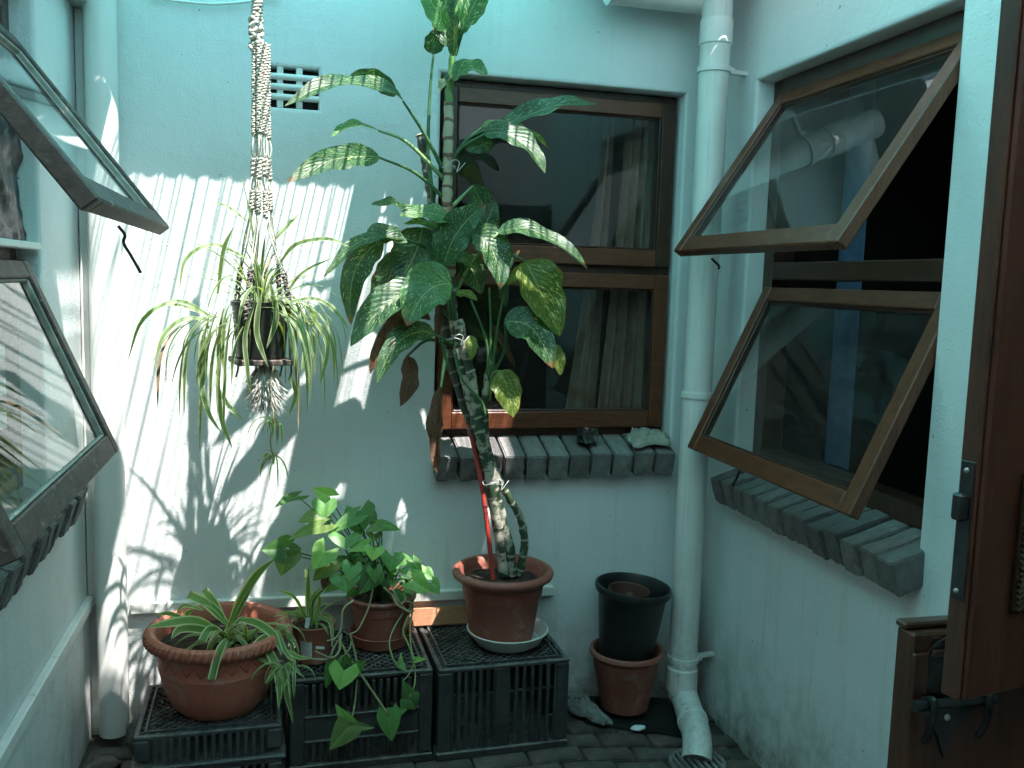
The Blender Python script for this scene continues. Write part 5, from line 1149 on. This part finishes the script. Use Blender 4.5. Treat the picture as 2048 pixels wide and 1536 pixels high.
for k, (pts, r0) in enumerate([([(0.304, 2.98, 0.556), (0.284, 2.95, 0.496), (0.25, 2.92, 0.442), (0.221, 2.89, 0.44), (0.201, 2.86, 0.459)], 0.0035),
 ([(0.186, 2.86, 0.431), (0.229, 2.83, 0.363), (0.286, 2.8, 0.282), (0.337, 2.77, 0.209)], 0.0045),
 ([(0.224, 2.92, 0.428), (0.242, 2.884, 0.354), (0.242, 2.848, 0.299), (0.232, 2.811, 0.231), (0.215, 2.775, 0.186)], 0.004),
 ([(0.436, 2.99, 0.476), (0.403, 2.948, 0.416), (0.414, 2.906, 0.388), (0.43, 2.864, 0.332), (0.427, 2.822, 0.287), (0.405, 2.78, 0.258)], 0.0038),
 ([(0.41, 2.99, 0.465), (0.368, 2.948, 0.419), (0.352, 2.905, 0.389), (0.363, 2.862, 0.35), (0.374, 2.82, 0.357)], 0.0035),
 ([(0.441, 2.99, 0.484), (0.425, 2.937, 0.427), (0.422, 2.883, 0.381), (0.427, 2.83, 0.359)], 0.0035),
 ([(0.232, 2.9, 0.549), (0.198, 2.88, 0.527), (0.191, 2.86, 0.473), (0.17, 2.84, 0.448), (0.144, 2.82, 0.45)], 0.004),
 ([(0.19, 2.86, 0.446), (0.182, 2.845, 0.399), (0.163, 2.83, 0.387), (0.112, 2.815, 0.393), (0.065, 2.8, 0.415)], 0.0048),
 ([(0.186, 2.86, 0.446), (0.185, 2.84, 0.408), (0.159, 2.82, 0.393), (0.107, 2.8, 0.427)], 0.0045),
 ([(0.195, 2.88, 0.446), (0.172, 2.86, 0.416), (0.16, 2.84, 0.395), (0.166, 2.82, 0.372)], 0.0035),
 ([(0.34, 2.99, 0.555), (0.379, 2.982, 0.519), (0.39, 2.974, 0.493), (0.43, 2.966, 0.477), (0.433, 2.958, 0.504), (0.406, 2.95, 0.521)], 0.004),
 ([(0.369, 3.0, 0.546), (0.395, 2.988, 0.504), (0.422, 2.976, 0.474), (0.439, 2.964, 0.514), (0.441, 2.952, 0.546), (0.404, 2.94, 0.565)], 0.004),
 ([(0.37, 2.98, 0.532), (0.381, 2.965, 0.505), (0.402, 2.95, 0.493), (0.42, 2.935, 0.485), (0.435, 2.92, 0.494)], 0.0042),
 ([(0.409, 2.98, 0.555), (0.41, 2.965, 0.519), (0.394, 2.95, 0.505)], 0.004),
 ([(0.425, 2.84, 0.343), (0.403, 2.815, 0.316), (0.381, 2.79, 0.31)], 0.002),
 ([(0.223, 2.86, 0.424), (0.214, 2.84, 0.406), (0.17, 2.82, 0.368), (0.198, 2.8, 0.355)], 0.0025)]):
    q = smoothpath(pts, 6); part('vine', MB().tube(q, [r0*(1-.35*i/len(q)) for i in range(len(q))], 7), M['vine' if k in (1, 2, 3, 4, 5, 14, 15) else 'vine_dry'], AP, 180)

seat(BP, (-0.204, 3.187, 0.099), 1.075); seat(YP, (0.118, 3.209, 0.227), 1.075); seat(AP, (0.373, 3.338, 0.227), 1.075)

# ------------------------------------------------------------------ empty pots in the right corner
m = MB(); n_ = 16; vs = []; fs = []
for i in range(n_+1):
    for j in range(n_+1):
        a, b = i/n_, j/n_; x = 1.165+.42*a+.02*b; y = 3.24-.14*a+(.235+.12*a)*b; z = floor_z(x)+.010+.006*noise.noise(Vector((a*5, b*5, 0)))+.012*max(0, (.12-b))*8*.3
        vs.append((x, y, z)); 
for i in range(n_):
    for j in range(n_): fs.append((i*(n_+1)+j, (i+1)*(n_+1)+j, (i+1)*(n_+1)+j+1, i*(n_+1)+j+1))
k = len(vs); vs += [(x, y, z-.010) for x, y, z in vs]; fs += [tuple(a+k for a in reversed(f)) for f in fs]
edge = [(i, 0) for i in range(n_)] + [(n_, j) for j in range(n_)] + [(n_-i, n_) for i in range(n_)] + [(0, n_-j) for j in range(n_)]; e = [i*(n_+1)+j for i, j in edge]
fs += [(e[i], e[i]+k, e[(i+1) % len(e)]+k, e[(i+1) % len(e)]) for i in range(len(e))]; m.add(vs, fs)
MT = thing('floor_tray', m, M['black_plastic'], 'flat black plastic tray lying under the empty pots', 'tray', (1.37, 3.3, FZ), 60)
pc = Vector((1.372, 3.335, -.124))
def ring(prof, a, b): return [(r_*a, z_*b) for r_, z_ in prof]
thing('flower_pot', MB().lathe(ring([(.085,0),(.098,.004),(.128,.150),(.133,.156),(.138,.200),(.140,.205),(.150,.211),(.155,.220),(.152,.230),(.143,.235),(.136,.230),(.131,.20),(.100,.02),(.0,.016)], .98, 1.07), tuple(pc), 56), M['terra'], 'empty terracotta pot with a rolled rim, lowest of the corner stack', 'flower pot', tuple(pc), 40)
A = Matrix.Rotation(R(2), 3, 'X') @ Matrix.Rotation(R(3.5), 3, 'Y')
kc = Vector((1.362, 3.335, .030))
thing('bucket_pot', MB().lathe(ring([(.095,0),(.105,.004),(.143,.255),(.147,.258),(.157,.262),(.161,.272),(.158,.282),(.150,.284),(.144,.276),(.138,.24),(.100,.02),(.0,.016)], .965, 1.29), tuple(kc), 56, A), M['black_plastic'], 'black plastic bucket pot standing in the lower terracotta pot', 'bucket pot', tuple(kc), 40)
ic = kc + Vector((.012, .03, .215))
thing('flower_pot', MB().lathe([(.055,0),(.062,.004),(.078,.085),(.082,.088),(.086,.116),(.084,.120),(.078,.116),(.073,.085),(.060,.012),(.0,.010)], tuple(ic), 40, A), M['terra_dark'], 'small brown pot dropped inside the black bucket pot', 'flower pot', tuple(ic), 40)
def rock(name, c, h, label, cat, seed, mat, amp=.25):
    bm = bmesh.new(); bmesh.ops.create_icosphere(bm, subdivisions=3, radius=1)
    for v in bm.verts: d = 1 + amp*noise.noise(v.co*1.7 + Vector((seed*9, 0, 0))) + amp*.4*noise.noise(v.co*5 + Vector((seed, 0, 0))); v.co = Vector((v.co.x*h[0]*d, v.co.y*h[1]*d, max(-.8, v.co.z)*h[2]*d))
    me = bpy.data.meshes.new(name); bm.to_mesh(me); bm.free(); me.materials.append(mat); me.shade_smooth(); o = bpy.data.objects.new(name, me); o.location = c; col.objects.link(o); o['label'] = label; o['category'] = cat; return o
rock('soap_bar', (1.365, 3.165, FZ-.012), (.030, .017, .009), 'small white sliver of soap in front of the stacked pots', 'soap', 4, M['soap'], .2)
rock('stone', (-.50, 3.36, FZ+.05), (.035, .045, .06), 'dark rough stone between the left downpipe and the crates', 'stone', 6, M['stone'], .45)
rock('brick_piece', (-.60, 3.22, FZ+.012), (.06, .06, .022), 'broken brick lying at the foot of the left downpipe', 'brick', 8, M['paver'], .4)
m = MB(); member(m, (.455, 3.462, .262), (.80, 3.468, .256), (0, .30, 1), .036, .011); thing('wood_plank', m, M['wood_plank'], 'orange brown offcut of plank leaning behind the crates', 'plank', (.6, 3.44, .33))

# ------------------------------------------------------------------ on the back sill
jc = Vector((1.222, YB-.005, .942)); AJ = Matrix.Rotation(R(-6), 3, 'X')
thing('glass_jar', MB().lathe([(.0,0),(.040,0),(.045,.004),(.046,.060),(.048,.066),(.045,.066),(.043,.060),(.042,.008),(.0,.006)], tuple(jc), 36, AJ), M['jar_glass'], 'low clear glass jar standing on the back window sill', 'jar', tuple(jc), 40)
def crumple(name, c, h, label, cat, seed, mat, rot=0.0, slope=0.0):
    """thrown-down cloth: a flat heap with sharp ridged folds and a ragged outline"""
    bm = bmesh.new(); bmesh.ops.create_icosphere(bm, subdivisions=5, radius=1)
    for v in bm.verts:
        q = v.co.copy(); a = math.atan2(q.y, q.x); o = 1 + .22*math.sin(3*a+seed) + .13*math.sin(5*a+seed*2.3) + .07*math.sin(9*a+seed*.7)
        wv = Vector((q.x*1.6 + q.y*.5, q.y*1.3, seed*3.1)); rdg = 1 - abs(noise.noise(wv*1.5))*2.4; rdg2 = 1 - abs(noise.noise(wv*3.6 + Vector((9,0,0))))*2.2
        edge = max(0, 1-(q.x*q.x+q.y*q.y)); top = max(0, q.z)
        z = (.12 + .55*rdg*min(1, edge*2+.12) + .26*rdg2)*min(1, top*3 + .0) if q.z > 0 else -.05
        p = Vector((q.x*h[0]*o, q.y*h[1]*o, z*h[2])); v.co = p + Vector((0, 0, slope*p.y))
    me = bpy.data.meshes.new(name); bm.to_mesh(me); bm.free(); me.materials.append(mat); me.shade_smooth()
    ob = bpy.data.objects.new(name, me); ob.location = c; ob.rotation_euler.z = rot; col.objects.link(ob); ob['label'] = label; ob['category'] = cat; return ob
crumple('cleaning_rag', (1.478, YB-.020, .962), (.090, .068, .038), 'crumpled grey-green rag at the right end of the back sill', 'rag', 2.4, M['rag'], R(-8), .28)
crumple('grey_cloth', (1.195, 3.30, FZ+.012), (.050, .13, .040), 'crumpled pale grey stained cloth on the tray beside the crate', 'cloth', 5.1, M['cloth_stained'], R(12))

# ------------------------------------------------------------------ behind the panes
def curtain(label, top, bottom, y, folds, mat, z1=2.40, z0=.98):
    m = MB(); n_ = 40; k = 10; vs = []; fs = []
    for j in range(k+1):
        t = j/k; a0 = top[0]+(bottom[0]-top[0])*t**1.4; a1 = top[1]+(bottom[1]-top[1])*t**1.4; z = z1+(z0-z1)*t
        for i in range(n_+1): s = i/n_; vs.append((a0+(a1-a0)*s, y+.022*math.sin(s*folds*6.283+.6*t)+.01*math.sin(s*17), z))
    for j in range(k):
        for i in range(n_): fs.append((j*(n_+1)+i, j*(n_+1)+i+1, (j+1)*(n_+1)+i+1, (j+1)*(n_+1)+i))
    m.add(vs, fs); return thing('curtain', m, mat, label, 'curtain', ((bottom[0]+bottom[1])/2, y, z0), 180)
curtain('narrow beige curtain strip hanging mid-window behind the back pane', (1.345, 1.375), (1.20, 1.33), YB+.26, 1.6, M['curtain'])
curtain('pleated beige curtain bunched at the right of the back window', (1.43, 1.60), (1.345, 1.62), YB+.24, 5, M['curtain'])
m = MB().box(.85, 1.18, YB+.20, YB+.52, 1.000, 1.014, .004); thing('white_board', m, M['enamel'], 'white board lying just inside the back window', 'board', (1.0, YB+.3, 1.0))
thing('canister', MB().lathe([(0,0),(.035,0),(.037,.004),(.037,.22),(.030,.228),(0,.23)], (1.36, YB+.42, .95), 28), M['steel'], 'pale metal canister between the curtains behind the back window', 'canister', (1.36, YB+.42, .95), 40)
thing('steel_dish', MB().lathe([(0,0),(.040,0),(.040,.025),(.012,.032),(.006,.06),(.018,.07),(.05,.072),(.05,.076),(0,.078)], (1.36, YB+.42, 1.181), 28), M['red_gloss'], 'small red dish with a flat steel top on the canister', 'dish', (1.36, YB+.42, 1.181), 40)
thing('black_kettle', MB().lathe([(0,0),(.13,0),(.14,.01),(.14,.20),(.12,.28),(.06,.31),(0,.315)], (.86, YB+.45, 1.03), 36), M['black_gloss'], 'glossy black pot-bellied cooker behind the back window', 'cooker', (.86, YB+.45, 1.03), 40)
m = MB().box(-.55, 2.05, YB+.162, YB+.75, .90, .945, .004); thing('worktop', m, M['wood_dark'], 'dark worktop inside the back room under the window', 'worktop', (.9, YB+.4, .9))
m = MB().add([(XR+.34, 2.98, .92), (XR+.36, 3.06, .92), (XR+.34, 3.12, .92), (XR+.36, 3.17, .92), (XR+.34, 2.98, 2.4), (XR+.36, 3.06, 2.4), (XR+.34, 3.12, 2.4), (XR+.36, 3.17, 2.4)], [(0,1,5,4),(1,2,6,5),(2,3,7,6)])
thing('curtain', m, M['curtain_blue'], 'dim blue curtain at the far side of the right window', 'curtain', (XR+.35, 3.1, .92), 180)
# black film over the left window, striped mat below it
m = MB(); n_ = 44; vs = []; fs = []
for i in range(n_+1):
    for j in range(n_+1):
        a, b = i/n_, j/n_; y = 2.15+.78*a; z = 1.672+.46*b; q = Vector((a*5, b*3.2, 0)); q = Vector((a*9+b*2.2, b*1.5, 0)); d = .020*(1-2*abs(noise.noise(q))) + .010*(1-2*abs(noise.noise(q*2.3+Vector((4,0,0)))))
        vs.append((XL-.068+d+.012*(1-b), y, z))
for i in range(n_):
    for j in range(n_): fs.append((i*(n_+1)+j, (i+1)*(n_+1)+j, (i+1)*(n_+1)+j+1, i*(n_+1)+j+1))
m.add(vs, fs); thing('plastic_film', m, M['bag'], 'crumpled black plastic film hung in the upper left window opening', 'plastic film', (XL-.05, 2.54, 1.67), 180)
m = MB().box(XL-.06, XL+.004, 2.10, 2.94, 1.648, 1.668, .003); thing('batten', m, M['white_trim'], 'pale batten holding the black film\'s lower edge', 'batten', (XL-.03, 2.5, 1.65))
m = MB(); vs = []; fs = []; n_ = 12
for i in range(n_+1):
    for j in range(n_+1): a, b = i/n_, j/n_; vs.append((XL-.045+.012*math.sin(a*5), 2.22+.55*a, 1.10+.30*b+.02*math.sin(a*3)))
for i in range(n_):
    for j in range(n_):
        if not (i == n_-1 and j == 0): fs.append((i*(n_+1)+j, (i+1)*(n_+1)+j, (i+1)*(n_+1)+j+1, i*(n_+1)+j+1))
m.add(vs, fs, [(i/n_, j/n_) for i in range(n_+1) for j in range(n_+1)]); thing('striped_mat', m, M['stripe'], 'black and white striped woven mat hanging in the lower left window', 'mat', (XL-.04, 2.5, 1.1), 180)
